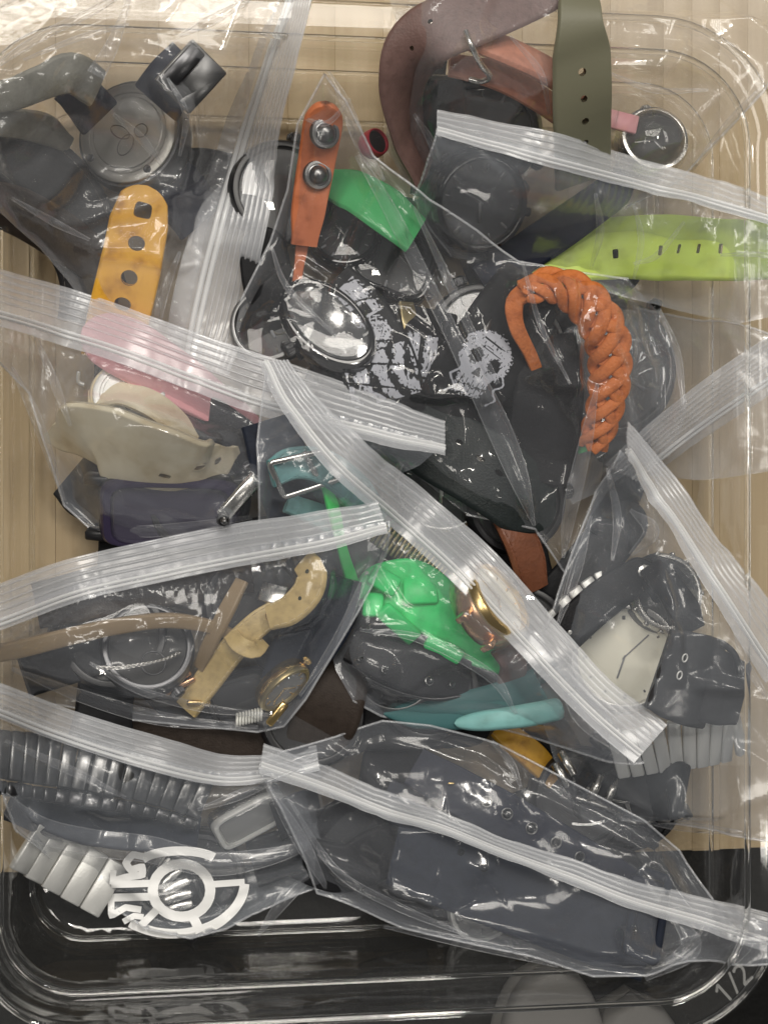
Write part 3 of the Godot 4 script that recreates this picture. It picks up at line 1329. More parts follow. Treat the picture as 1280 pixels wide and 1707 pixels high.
func materials() -> void:
	var grey := func(a, b): return grad([[0.0, Color(a, a, a)], [1.0, Color(b, b, b)]])
	var leather_bump := tex(FastNoiseLite.TYPE_CELLULAR, 0.09, 256, null, 2, 4)
	var fine_bump := tex(FastNoiseLite.TYPE_SIMPLEX_SMOOTH, 0.05, 256, null, 5, 9)
	var smudge := tex(FastNoiseLite.TYPE_SIMPLEX_SMOOTH, 0.012, 256, grey.call(0.55, 1.0), 5, 12)
	var wear := tex(FastNoiseLite.TYPE_SIMPLEX_SMOOTH, 0.02, 256, grad([[0.0, Color(0.8, 0.79, 0.78)], [0.45, Color(0.94, 0.935, 0.93)], [1.0, Color(1, 1, 1)]]), 5, 21)
	var dirt := tex(FastNoiseLite.TYPE_SIMPLEX_SMOOTH, 0.016, 256, grad([[0.0, Color(0.7, 0.63, 0.52)], [0.3, Color(0.92, 0.89, 0.84)], [0.52, Color(1, 1, 1)]]), 5, 33)
	var crinkle := tex(FastNoiseLite.TYPE_CELLULAR, 0.022, 512, null, 2, 61, FastNoiseLite.RETURN_DISTANCE2_SUB)
	var ripple := tex(FastNoiseLite.TYPE_SIMPLEX_SMOOTH, 0.03, 256, null, 1, 71)
	# films and clear plastic
	mat("film", S(0.67, 0.71, 0.79), 0.14, 0.0, {"alpha": 0.085, "bump": crinkle, "depth": 0.012, "scale": Vector3.ONE * 12.0})
	mat("film_hazy", S(0.66, 0.71, 0.79), 0.17, 0.0, {"alpha": 0.11, "bump": crinkle, "depth": 0.012, "scale": Vector3.ONE * 12.0})
	mat("film_clear", S(0.7, 0.73, 0.79), 0.09, 0.0, {"alpha": 0.045, "bump": crinkle, "depth": 0.012, "scale": Vector3.ONE * 12.0})
	mat("film_mid", S(0.71, 0.73, 0.77), 0.12, 0.0, {"alpha": 0.1, "bump": crinkle, "depth": 0.012, "scale": Vector3.ONE * 12.0})
	mat("zip_film", S(0.78, 0.8, 0.84), 0.22, 0.0, {"alpha": 0.235})
	mat("zip_ridge", S(0.85, 0.86, 0.88), 0.25, 0.0, {"alpha": 0.14})
	mat("fold_edge", S(0.8, 0.82, 0.86), 0.2, 0.0, {"alpha": 0.07})
	mat("seam", S(0.8, 0.82, 0.86), 0.16, 0.0, {"alpha": 0.2})
	mat("film_double", S(0.7, 0.73, 0.8), 0.14, 0.0, {"alpha": 0.08})
	mat("zip_seal", S(0.88, 0.89, 0.9), 0.25, 0.0, {"alpha": 0.55})
	mat("pan_plastic", S(0.7, 0.7, 0.68), 0.05, 0.0, {"alpha": 0.012})
	mat("pan_mark", S(0.85, 0.85, 0.83), 0.15, 0.0, {"alpha": 0.13})
	var solid_clear := mat("pan_solid", S(0.97, 0.97, 0.95), 0.03)
	solid_clear.refraction_enabled = true
	solid_clear.refraction_scale = 0.05
	solid_clear.transparency = BaseMaterial3D.TRANSPARENCY_ALPHA
	solid_clear.albedo_color.a = 0.0
	mat("crystal", S(0.8, 0.82, 0.85), 0.02, 0.0, {"alpha": 0.03, "spec": 0.7})
	# table and floor
	for k in 5:
		var tone: float = [0.965, 1.0, 1.03, 0.98, 1.045][k]
		var f := FastNoiseLite.new()
		f.seed = 50 + k
		f.frequency = 0.018
		f.fractal_octaves = 5
		var im := Image.create(256, 256, false, Image.FORMAT_RGB8)
		for y in 256:
			for x in 256:
				var g := f.get_noise_2d(x * 3.6, y * 0.16) * 0.5 + 0.5
				var line := pow(clampf(f.get_noise_2d(x * 12.0 + 900.0, y * 0.22) * 0.5 + 0.5, 0, 1), 3.0)
				var c := Color(0.58, 0.46, 0.29).lerp(Color(0.43, 0.31, 0.175), clampf(g * 0.8 + line * 0.6 - 0.1, 0, 1))
				im.set_pixel(x, y, (c * tone).linear_to_srgb())
		mat("wood_%d" % k, Color.WHITE, 0.42, 0.0, {"map": ImageTexture.create_from_image(im), "world": true, "scale": Vector3(9.0, 9.0, 9.0)})
	mat("floor", S(0.014, 0.013, 0.011), 0.6, 0.0, {"bump": fine_bump, "depth": 0.1, "scale": Vector3.ONE * 6.0})
	mat("shoe", S(0.5, 0.48, 0.45), 0.5)
	mat("shoe_sole", S(0.4, 0.38, 0.35), 0.6)
	# metals
	mat("steel", S(0.62, 0.61, 0.59), 0.2, 1.0, {"rough_map": smudge, "scale": Vector3.ONE * 60.0})
	M.steel.roughness = 0.34
	mat("steel_dull", S(0.68, 0.68, 0.66), 0.45, 0.6, {"bump": fine_bump, "depth": 0.004, "scale": Vector3.ONE * 80.0})
	mat("mirror_steel", S(0.5, 0.5, 0.5), 0.1, 1.0, {"bump": ripple, "depth": 0.5, "scale": Vector3.ONE * 5.0})
	mat("steel_back", S(0.3, 0.29, 0.27), 0.36, 1.0, {"bump": fine_bump, "depth": 0.004, "scale": Vector3.ONE * 80.0})
	mat("steel_dark", S(0.09, 0.09, 0.094), 0.3, 1.0)
	mat("gunmetal", S(0.2, 0.2, 0.2), 0.3, 1.0)
	mat("gold", S(0.75, 0.55, 0.26), 0.24, 1.0)
	mat("rose_gold", S(0.72, 0.45, 0.28), 0.26, 1.0)
	mat("old_brass", S(0.45, 0.37, 0.2), 0.35, 1.0)
	mat("black_gloss", S(0.008, 0.008, 0.009), 0.1, 0.0, {"coat": 0.5, "coat_rough": 0.05})
	mat("black_plastic", S(0.011, 0.011, 0.013), 0.36)
	mat("black_rubber", S(0.0108, 0.01116, 0.01296), 0.5, 0.0, {"map": wear, "bump": fine_bump, "depth": 0.006, "spec": 0.27})
	mat("soft_black", S(0.03024, 0.03024, 0.03312), 0.5, 0.0, {"map": wear, "bump": fine_bump, "depth": 0.004, "spec": 0.27})
	mat("navy_rubber", S(0.01224, 0.01512, 0.03024), 0.5, 0.0, {"map": wear, "bump": fine_bump, "depth": 0.006, "spec": 0.27})
	mat("slate_rubber", S(0.0176, 0.0224, 0.036), 0.48, 0.0, {"map": wear, "bump": fine_bump, "depth": 0.006, "spec": 0.27})
	mat("grey_rubber", S(0.02304, 0.02376, 0.02664), 0.55, 0.0, {"map": wear, "bump": fine_bump, "depth": 0.006, "spec": 0.27})
	mat("black_leather", S(0.01224, 0.01224, 0.0144), 0.48, 0.0, {"map": wear, "bump": leather_bump, "depth": 0.012, "scale": Vector3.ONE * 55.0, "spec": 0.27})
	mat("charcoal_leather", S(0.02448, 0.02448, 0.02736), 0.55, 0.0, {"map": wear, "bump": leather_bump, "depth": 0.012, "scale": Vector3.ONE * 55.0, "spec": 0.27})
	mat("green_black_leather", S(0.01584, 0.02088, 0.0216), 0.42, 0.0, {"map": wear, "bump": leather_bump, "depth": 0.012, "scale": Vector3.ONE * 55.0, "spec": 0.27})
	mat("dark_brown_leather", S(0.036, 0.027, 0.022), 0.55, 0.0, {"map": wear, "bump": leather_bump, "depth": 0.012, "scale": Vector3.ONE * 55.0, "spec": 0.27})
	mat("mauve_leather", S(0.17, 0.1, 0.088), 0.48, 0.0, {"map": wear, "bump": leather_bump, "depth": 0.012, "scale": Vector3.ONE * 55.0})
	mat("tan_orange_leather", S(0.6, 0.25, 0.16), 0.5, 0.0, {"map": wear, "bump": leather_bump, "depth": 0.01, "scale": Vector3.ONE * 55.0})
	mat("orange_leather", S(0.54, 0.165, 0.045), 0.6, 0.0, {"map": dirt, "bump": leather_bump, "depth": 0.03, "scale": Vector3.ONE * 38.0, "spec": 0.35})
	mat("rust_strap", S(0.5, 0.15, 0.06), 0.48, 0.0, {"map": dirt, "bump": leather_bump, "depth": 0.008, "scale": Vector3.ONE * 30.0})
	mat("brown_braid", S(0.17, 0.058, 0.026), 0.5, 0.0, {"map": wear, "bump": leather_bump, "depth": 0.02, "scale": Vector3.ONE * 35.0})
	mat("yellow_rubber", S(0.68, 0.36, 0.03), 0.42, 0.0, {"map": dirt, "bump": fine_bump, "depth": 0.004, "scale": Vector3.ONE * 24.0})
	mat("mustard_rubber", S(0.5, 0.27, 0.02), 0.45, 0.0, {"map": dirt, "scale": Vector3.ONE * 40.0})
	mat("olive_rubber", S(0.15, 0.145, 0.095), 0.5, 0.0, {"bump": fine_bump, "depth": 0.003})
	mat("olive_grey_leather", S(0.19, 0.185, 0.15), 0.6, 0.0, {"map": wear, "bump": leather_bump, "depth": 0.012, "scale": Vector3.ONE * 55.0})
	mat("lime_rubber", S(0.55, 0.72, 0.1), 0.42, 0.0, {"map": wear, "bump": fine_bump, "depth": 0.003, "scale": Vector3.ONE * 18.0})
	mat("cream_rubber", S(0.66, 0.6, 0.45), 0.5, 0.0, {"map": dirt, "bump": fine_bump, "depth": 0.004, "scale": Vector3.ONE * 12.0, "spec": 0.35})
	mat("pink_rubber", S(0.72, 0.33, 0.36), 0.45)
	mat("teal_leather", S(0.14, 0.32, 0.33), 0.48, 0.0, {"map": wear, "bump": leather_bump, "depth": 0.008, "scale": Vector3.ONE * 55.0})
	mat("dark_teal", S(0.05, 0.13, 0.135), 0.45, 0.0, {"spec": 0.3})
	mat("aqua_rubber", S(0.22, 0.48, 0.47), 0.45, 0.0, {"map": wear, "bump": fine_bump, "depth": 0.004, "scale": Vector3.ONE * 25.0})
	mat("green_rubber", S(0.04, 0.72, 0.19), 0.4, 0.0, {"map": wear, "bump": fine_bump, "depth": 0.004, "scale": Vector3.ONE * 25.0})
	mat("neon_green", S(0.06, 0.8, 0.16), 0.4)
	mat("green_plastic", S(0.06, 0.36, 0.12), 0.3)
	mat("straw_leather", S(0.56, 0.42, 0.18), 0.45, 0.0, {"map": wear, "bump": leather_bump, "depth": 0.008, "scale": Vector3.ONE * 50.0})
	mat("bronze_strap", S(0.24, 0.17, 0.09), 0.45)
	mat("red_plastic", S(0.3, 0.03, 0.045), 0.4)
	mat("maroon", S(0.12, 0.03, 0.04), 0.5)
	mat("purple_dark", S(0.03, 0.024, 0.05), 0.35, 0.0, {"spec": 0.3})
	mat("white_plastic", S(0.72, 0.72, 0.68), 0.4)
	mat("wrapper", S(0.72, 0.6, 0.56), 0.45)
	mat("print_white", S(0.85, 0.85, 0.84), 0.5)
	mat("print_pale", S(0.4, 0.41, 0.46), 0.5)
	mat("print_grey", S(0.2, 0.205, 0.22), 0.5)
	mat("dark_line", S(0.06, 0.055, 0.05), 0.5)
	mat("dial_black", S(0.009, 0.009, 0.011), 0.3)
	mat("dial_cream", S(0.86, 0.83, 0.7), 0.5)
	mat("dial_smoke", S(0.028, 0.027, 0.026), 0.45, 0.0, {"spec": 0.3})
	mat("dial_olive", S(0.11, 0.1, 0.07), 0.4)
	mat("dial_pale", S(0.16, 0.16, 0.155), 0.4)
	mat("thread_pale", S(0.4, 0.38, 0.33), 0.7)
	mat("thread_straw", S(0.6, 0.48, 0.26), 0.7)


# ---------------------------------------------------------------- camera, light, setting
func set_up() -> void:
	var cam := Camera3D.new()
	cam.name = "camera"
	cam.transform = Transform3D(Basis(cam_right, -cam_down, -cam_fwd).orthonormalized(), cam_pos)
	cam.fov = FOV
	cam.near = 0.02
	cam.far = 20.0
	add_child(cam)
	cam.current = true
	var we := WorldEnvironment.new()
	we.name = "environment"
	var e := Environment.new()
	e.background_mode = Environment.BG_COLOR
	e.background_color = S(0.1, 0.1, 0.1)
	e.background_energy_multiplier = 1.0
	e.tonemap_mode = Environment.TONE_MAPPER_LINEAR
	e.tonemap_exposure = 1.0
	e.sdfgi_enabled = true
	e.ssao_enabled = true
	e.ssil_enabled = true
	we.environment = e
	add_child(we)
	# ceiling fittings of the room: one long panel beyond the far end of the pan and small downlights round it
	for q in [["panel_light", Vector3(-0.2, 1.5, -0.85), Vector2(1.1, 0.5), 1.75], ["panel_light", Vector3(1.1, 1.75, -0.6), Vector2(0.3, 0.8), 0.6], ["panel_light", Vector3(-1.15, 1.75, -0.2), Vector2(0.3, 0.8), 0.6],
			["tube_light", Vector3(0.95, 1.75, 0.5), Vector2(0.5, 0.05), 0.14], ["spot_light", Vector3(0.22, 1.2, -0.42), Vector2(0.08, 0.08), 0.22], ["spot_light", Vector3(-0.45, 1.5, -0.1), Vector2(0.08, 0.08), 0.14]]:
		var l := AreaLight3D.new()
		l.name = numbered(q[0])
		l.position = q[1]
		l.rotation_degrees = Vector3(-90, 0, 0)
		l.area_size = q[2]
		l.light_energy = q[3]
		l.light_color = S(1.0, 0.95, 0.87)
		l.shadow_enabled = true
		add_child(l)
		l.look_at_from_position(q[1], Vector3(0, 0.05, 0), Vector3(0, 0, 1))


func structure(o: Node, label: String, category := "") -> void:
	o.set_meta("kind", "structure")
	o.set_meta("label", label)
	if category:
		o.set_meta("category", category)


func setting() -> void:
	var fl := Node3D.new()
	fl.name = "floor"
	add_child(fl)
	var mb := MB.new()
	mb.box(Transform3D(Basis(), Vector3(0, -0.76, 0)), Vector3(5, 0.04, 5), 0.002)
	part(mb, "floor_covering", M.floor, fl, false)
	structure(fl, "dark floor showing beyond the table edge, under the clear pan", "floor")
	# table top of narrow staves, its front edge just inside the near end of the pan
	var table := thing("table", "pale wooden table top of narrow staves under the clear pan", "table", Vector3(0, 0, 0))
	var edge := P(700, 1432, 0.0).z
	rng.seed = 5
	var x := -0.62
	var k := 0
	while x < 0.62:
		var w := rng.randf_range(0.009, 0.022)
		mb = MB.new()
		mb.box(Transform3D(Basis(), Vector3(w * 0.5, -0.013, 0)), Vector3(w - 0.00004, 0.026, 0.9), 0.00012)
		for i in mb.v.size():
			mb.v[i] += Vector3(0, rng.randf() * 0.0, 0)
		var o := part(mb, "plank", M["wood_%d" % rng.randi_range(0, 4)], table, false)
		o.position = Vector3(x, rng.randf_range(-0.0003, 0.0), edge - 0.45 + rng.randf_range(-0.0004, 0.0004))
		x += w
		k += 1
	for sx in [-0.5, 0.5]:
		for z in [edge - 0.08, edge - 0.8]:
			mb = MB.new()
			mb.box(Transform3D(Basis(), Vector3(sx, -0.385, z)), Vector3(0.05, 0.708, 0.05), 0.003)
			part(mb, "leg", M.wood_0, table, false)


func rounded_loop(off: float, y: float, radius := 0.028) -> PackedVector3Array:
	var out := PackedVector3Array()
	var hx := HALF_W + off
	var hz := HALF_L + off
	var r := maxf(radius + off, 0.008)
	for c in 4:
		var cx: float = (hx - r) * [1, -1, -1, 1][c]
		var cz: float = (hz - r) * [1, 1, -1, -1][c]
		for i in 13:
			var a := PI / 2 * (c + i / 12.0)
			out.append(Vector3(cx + cos(a) * r, y, cz + sin(a) * r))
		# points along the straight side, so that the map of heights is kept
	return out


func swept(prof: Array) -> MB:
	var mb := MB.new()
	var first := 0
	var count := 0
	for k in prof.size():
		var ring := rounded_loop(prof[k][0], prof[k][1])
		first = mb.v.size()
		count = ring.size()
		for p in ring:
			mb.add(p)
		if k:
			for i in count:
				var j := (i + 1) % count
				mb.idx.append_array([first - count + i, first + i, first - count + j, first - count + j, first + i, first + j])
	return mb


func food_pan() -> void:
	var o := thing("food_pan", "clear plastic food pan with rounded rim, filled with bagged watches", "container", Vector3(0, 0, 0))
	var inner := [[0.0145, 0.0575], [0.0150, 0.0605], [0.0146, 0.0635], [0.0132, 0.0652], [0.0115, RIM], [0.0035, RIM - 0.0002], [0.0016, RIM - 0.0006], [0.0003, RIM - 0.0016], [-0.0005, RIM - 0.0035],
		[-0.0012, 0.052], [-0.0016, 0.0475], [-0.0028, 0.0458], [-0.0046, 0.0450], [-0.0058, 0.0436], [-0.0064, 0.0405], [-0.0082, 0.014], [-0.0090, 0.0095], [-0.0108, 0.0062], [-0.0142, 0.0046], [-0.0185, 0.0042]]
	var outer := [[0.0122, 0.0575], [0.0124, 0.0603], [0.0112, 0.0628], [0.0045, 0.0632], [0.0030, 0.0622], [0.0022, 0.06], [0.0013, 0.05], [0.0009, 0.0452], [-0.0006, 0.0436], [-0.0030, 0.0428], [-0.0038, 0.0405], [-0.0058, 0.014], [-0.0066, 0.0085],
		[-0.0090, 0.0040], [-0.0135, 0.0018], [-0.0185, 0.0012]]
	part(swept(inner), "inner_wall", M.pan_plastic, o, false)
	part(swept(outer), "outer_wall", M.pan_plastic, o, false)
	# thick rolled edges of the moulding: lip, mouth, stacking step and foot
	for q in [["rim_lip", 0.0132, 0.0620, 0.0011], ["mouth_edge", 0.0018, 0.0640, 0.0010], ["step_edge", -0.0034, 0.0446, 0.0008], ["foot_edge", -0.0096, 0.0052, 0.0010]]:
		var mb := MB.new()
		mb.tube(rounded_loop(q[1], q[2]), q[3], 10, true)
		part(mb, q[0], M.pan_solid, o, false)
	for q in [["floor_panel", 0.0042], ["underside", 0.0012]]:
		var mb := MB.new()
		var ring := rounded_loop(-0.0185, q[1])
		var c := mb.add(Vector3(0, q[1], 0))
		for p in ring:
			mb.add(p)
		for i in ring.size():
			mb.idx.append_array([c, 1 + i, 1 + (i + 1) % ring.size()])
		part(mb, q[0], M.pan_plastic, o, false)
	# the raised size mark on the near right corner of the rim
	var tm := TextMesh.new()
	tm.text = "1/2"
	var f := SystemFont.new()
	f.font_names = PackedStringArray(["Droid Sans"])
	tm.font = f
	tm.font_size = 32
	tm.pixel_size = 0.00029
	tm.depth = 0.0007
	tm.material = M.pan_mark
	var t := MeshInstance3D.new()
	t.name = "size_mark"
	t.mesh = tm
	o.add_child(t)
	var at := P(1222, 1640, RIM + 0.0004)
	t.transform = Transform3D(Basis(Vector3.UP, deg_to_rad(42)) * Basis(Vector3.RIGHT, -PI / 2), at)
	# heights that the heap lies on
	for j in NZ:
		for i in NX:
			var x := absf((i + 0.5 - NX * 0.5) * CELL)
			var z := absf((j + 0.5 - NZ * 0.5) * CELL)
			var d := maxf(x - HALF_W, z - HALF_L)
			solid[j * NX + i] = 0.0046 if d < -0.006 else (0.0665 if d < 0.0145 else 0.05)


func shoes() -> void:
	for q in [[922.0, 1612.0, 0.0, "white shoe whose toe shows through the pan, the farther forward of two"], [1062.0, 1664.0, 6.0, "white shoe at the bottom of the photo, the farther back of two"]]:
		var p := P(q[0], q[1], -0.70)
		var o := thing("shoe", q[3], "shoe", Vector3(p.x, -0.74, p.z), "pair of white shoes on the dark floor")
		for pc in [["sole", 0.0, 0.02, 1.0], ["upper", 0.018, 0.07, 0.95]]:
			var mb := MB.new()
			var rows := 24
			for i in rows + 1:
				var u := float(i) / rows
				var z := u * 0.29
				var w: float = 0.05 * pc[3] * pow(maxf(1.0 - pow(1.0 - minf(u / 0.3, 1.0), 2.2), 0.0), 0.5) * lerpf(1.0, 0.78, smoothstep(0.35, 0.7, u)) * (1.0 if u < 0.9 else sqrt(maxf(1.0 - pow((u - 0.9) / 0.1, 2.0), 0.0)))
				var top: float = pc[1] + (pc[2] if pc[0] == "sole" else lerpf(0.03, pc[2], smoothstep(0.1, 0.55, u)))
				for a in 20:
					var t := TAU * a / 20.0
					mb.add(Vector3(p.x + w * signf(cos(t)) * pow(absf(cos(t)), 0.7), -0.74 + lerpf(pc[1], top, 0.5 + 0.5 * signf(sin(t)) * pow(absf(sin(t)), 0.7)), p.z + z))
				if i:
					for a in 20:
						var b := (a + 1) % 20
						var f := i * 20
						mb.idx.append_array([f - 20 + a, f - 20 + b, f + a, f - 20 + b, f + b, f + a])
			part(mb, pc[0], M.shoe if pc[0] == "upper" else M.shoe_sole, o, false)


# ---------------------------------------------------------------- the watches at the bottom of the heap
func buried() -> void:
	settle()
	var list := [
		[525, 1185, 80, 5.0, "dark wristwatch in the gap between the near bags and the gold strap"],
		[705, 1140, 150, 5.0, "dark wristwatch under the teal strap end"],
		[600, 640, 40, 8.0, "dark wristwatch under the strap with white lettering"],
		[800, 560, 110, 8.0, "dark wristwatch under the middle bag, left of the orange braid"],
		[850, 840, 10, 8.0, "dark wristwatch under the black strap end with three holes"],
		[330, 830, 30, 6.0, "dark wristwatch under the cream strap"],
		[860, 1050, 130, 6.0, "dark wristwatch under the gold watch case"],
		[470, 330, 75, 3.0, "dark wristwatch beside the tall zip, left of the rust strap with snaps"],
		[190, 1060, 170, 6.0, "dark wristwatch under the bronze band"],
		[430, 1010, 30, 6.0, "dark wristwatch under the straw coloured strap"],
		[760, 1380, 100, 5.0, "dark wristwatch under the slate strap with punched holes"],
		[780, 350, 20, 5.0, "dark wristwatch behind the upper right zip, left of the navy strap"],
		[960, 1330, 25, 4.0, "dark wristwatch under the steel expansion bracelet"],
		[560, 900, 90, 7.0, "dark wristwatch under the teal strap with the steel buckle"],
	]
	var dull := {"case": M.steel_dark, "bezel": M.black_plastic, "dial": M.dial_black, "crown": 0.0, "th": 0.34}
	var proto := thing("wristwatch", list[0][4], "watch", over(list[0][0], list[0][1], 0), "dark watches at the bottom of the heap")
	var keep := solid.duplicate()
	var xf := aim(list[0][0], list[0][1], 7.0, 8, 40, 0)
	head(proto, xf, rpx(list[0][0], list[0][1], 88.0), dull)
	var base := xf.origin
	for s in [-1.0, 1.0]:
		var b := Band.new()
		b.thick = 0.0026
		b.bulge = 0.0004
		b.setup([base + Vector3(0, -0.001, s * 0.015), base + Vector3(0.001 * s, -0.0015, s * 0.027), base + Vector3(0.004 * s, -0.0035, s * 0.042), base + Vector3(0.007, -0.005, s * 0.062)], [0.0095, 0.0095, 0.009, 0.008], [0.0, 4.0, 10.0, 16.0])
		b.tip1 = 0.008
		part(band_mesh(b), "strap", M.black_rubber, proto)
	solid = keep
	for k in list.size():
		var q: Array = list[k]
		var o := proto
		if k:
			o = proto.duplicate()
			o.name = numbered("wristwatch")
			add_child(o, true)
		o.set_meta("label", q[4])
		var p := over(q[0], q[1], q[3])
		o.transform = Transform3D(Basis(Vector3.UP, deg_to_rad(q[2])) * Basis(Vector3.RIGHT, 0.12 * (k % 3 - 1)), p)
		for i in 40:
			for ring in [0.2, 0.6, 1.0]:
				var a := TAU * i / 40.0
				stamp(p + Vector3(cos(a), 0, sin(a)) * 0.018 * ring + Vector3.UP * 0.008)
		for s in [-1.0, 1.0]:
			for i in 16:
				for w in [-0.006, 0.0, 0.006]:
					stamp(o.transform * (Vector3(w, 0.003 - i * 0.0002, s * (0.015 + i * 0.003))))


func dark_gap() -> void:
	settle()
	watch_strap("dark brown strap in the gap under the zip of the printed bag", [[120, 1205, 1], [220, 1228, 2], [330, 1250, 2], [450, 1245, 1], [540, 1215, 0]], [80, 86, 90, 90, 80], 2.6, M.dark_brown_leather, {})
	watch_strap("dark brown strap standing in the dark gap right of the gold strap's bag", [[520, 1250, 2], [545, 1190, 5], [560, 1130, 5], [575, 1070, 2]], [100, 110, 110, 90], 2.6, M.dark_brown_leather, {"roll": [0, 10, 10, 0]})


func snap(root: Node3D, px: float, py: float, mm: float, r: float, tilt := 15.0, towards := 60.0) -> void:
	var xf := aim(px, py, mm, tilt, towards, 0)
	var k := rpx(px, py, r)
	var mb := MB.new()
	mb.lathe(xf, [[k, -0.0004], [k, 0.0004], [k * 0.92, 0.0011], [k * 0.75, 0.0012], [k * 0.7, 0.0008], [k * 0.62, 0.0009], [k * 0.5, 0.0026], [k * 0.3, 0.0034], [0.0001, 0.0036]], 36)
	part(mb, "snap", M.gunmetal, root)


func watch_strap(label: String, pts: Array, widths: Array, mm: float, m: Material, opt := {}, group := "", category := "watch strap") -> Node3D:
	var root := thing("watch_strap", label, category, over(pts[0][0], pts[0][1], 0), group)
	root.set_meta("band", strap(root, pts, widths, mm, m, opt))
	return root


func watch(label: String, px: float, py: float, mm: float, tilt: float, towards: float, spin: float, r: float, st: Dictionary, called := "wristwatch") -> Node3D:
	var root := thing(called, label, "watch", over(px, py, 0))
	head(root, aim(px, py, mm, tilt, towards, spin), rpx(px, py, r), st)
	return root


# ---------------------------------------------------------------- bag by bag, lowest first
func low_right_bag() -> void:
	settle()
	var before := both()
	var w := watch("large round watch with thin black bezel to the right of the orange braid", 1008, 615, 5, 10, 0, 20, 118, {"case": M.black_gloss, "bezel": M.black_gloss, "dial": M.dial_smoke, "marks": M.dial_olive, "hands": M.gunmetal, "hour": 120.0, "minute": 10.0, "th": 0.3, "lugs": [90, 270], "dome": 0.1})
	strap(w, [[1030, 690, 2], [1045, 760, 1], [1030, 830, 0], [1000, 900, 0]], [92, 84, 78, 70], 2.6, M.black_rubber, {"roll": [0, 10, 20, 25]})
	strap(w, [[985, 540, 2], [960, 490, 0], [930, 455, -1]], [92, 80, 70], 2.6, M.black_rubber, {})
	bag({"label": "clear zip bag with faint zip at the right edge, below the lime strap", "before": before, "poly": [[880, 505], [1000, 485], [1110, 512], [1200, 535], [1290, 562], [1320, 620], [1310, 780], [1180, 800], [1080, 790], [960, 840], [900, 700]],
		"zip": [[1310, 590, 2], [1220, 650, 0], [1130, 715, 0], [1040, 790, 0]], "wide": [80, 80, 78, 74], "seal": -0.5, "ridges": [-0.2, 0.9, 12], "film": M.film_hazy, "seed": 1, "dir": 35, "wrinkle": 0.8, "seams": [[0, 1, 2, 3, 4]], "loose_zip": true})


func upper_right_bag() -> void:
	settle()
	var before := both()
	var r := thing("watch_strap", "curled mauve brown leather strap with a steel buckle at the top of the heap", "watch strap", over(700, 100, 0))
	strap(r, [[960, -60, 28], [880, -15, 26], [790, 25, 24], [710, 62, 21], [677, 130, 14], [680, 215, 9], [705, 290, 4]], [92, 100, 104, 104, 92, 72, 56], 2.6, M.mauve_leather, {"roll": [-10, -14, -16, -10, 24, 40, 48], "holes": [[721, 37, 0.7, 0.7], [690, 76, 0.7, 0.7]], "bulge": 0.5})
	wire(r, [[776, 52, 24], [786, 78, 28], [802, 108, 27], [816, 128, 24], [800, 136, 22], [782, 132, 20]], 0.9, M.steel, "buckle")
	watch_strap("upper of two coral orange leather bands beside the mauve strap", [[780, 62, 17], [860, 92, 16], [930, 130, 12], [1010, 190, 7]], [46, 52, 52, 44], 2.8, M.tan_orange_leather, {"roll": [30, 30, 28, 20], "bulge": 0.6}, "coral leather bands")
	watch_strap("lower of two coral orange leather bands, just above the dark watch", [[748, 108, 12], [830, 128, 13], [915, 176, 9], [980, 235, 5]], [40, 50, 50, 40], 2.8, M.tan_orange_leather, {"roll": [35, 34, 30, 20], "bulge": 0.6}, "coral leather bands")
	watch("dark brown watch lying behind the coral bands and the upper right zip", 800, 215, 6, 34, 100, 30, 100, {"case": M.gunmetal, "bezel": M.steel_dark, "dial": M.dial_smoke, "marks": M.gunmetal, "hands": M.steel, "th": 0.4, "lugs": [90, 270], "crown": 0.0})
	watch_strap("dark strap hanging under the mauve strap", [[740, 130, 8], [735, 200, 6], [725, 270, 2], [715, 330, 1]], [70, 84, 80, 66], 2.4, M.black_leather, {"roll": [0, 10, 15, 10]})
	slab(thing("watch_clasp", "small pink clasp end peeking out above the domed glass watch", "clasp", over(1040, 205, 0)), 1036, 203, 2, 52, 30, 2.0, 12, M.pink_rubber, "clasp_plate")
	var g := watch("small watch with a thick domed glass right of the olive strap", 1083, 243, 4, 14, 270, 0, 58, {"case": M.steel, "bezel": M.steel, "dial": M.dial_smoke, "hands": M.gunmetal, "th": 0.5, "crown": 268.0, "dome": 0.55, "crown_mat": M.steel})
	strap(g, [[1050, 285, 1], [1010, 330, 0], [960, 370, 0]], [50, 46, 40], 2.0, M.black_leather, {})
	var bg := bag({"label": "loose clear bag over the mauve strap and domed watch at the upper right corner", "before": before, "poly": [[640, -50], [960, -60], [1330, -55], [1282, 135], [1215, 215], [1152, 288], [1060, 335], [940, 340], [800, 320], [700, 320], [655, 230]],
		"film": M.film_mid, "fold_size": 1.5, "seed": 2, "dir": 130, "wrinkle": 1.3, "loose": 5, "seams": [[2, 3, 4, 5, 6]], "creases": [[[[1275, 140], [1210, 205], [1150, 282]], 3.5, 4.0], [[[1000, 60], [1120, 90], [1230, 120]], 2.0, 5.0], [[[880, 170], [900, 240], [905, 300]], 2.0, 4.0]]})
	pleats(bg, [[[1278, 136, 4], [1215, 206, 14], [1152, 284, 4]], [[690, 190, 4], [720, 240, 12], [735, 300, 4]], [[1010, 120, 3], [1090, 150, 10], [1180, 150, 3]], [[850, 60, 3], [900, 120, 10], [915, 190, 3]]], M.film_double)
	settle()
	watch_strap("olive green rubber strap with pointed end and four holes, standing upright at the top", [[962, -75, 12], [966, 20, 11], [969, 100, 9], [970, 190, 5], [971, 300, 1]], [40, 72, 98, 100, 98], 2.6, M.olive_rubber, {"tip0": 16, "tp": 1.5, "edge": 0.92, "holes": [[968, 119, 1.25, 1.25], [970, 159, 1.1, 1.1], [972, 197, 1.2, 1.2], [972, 232, 1.0, 1.0]]})


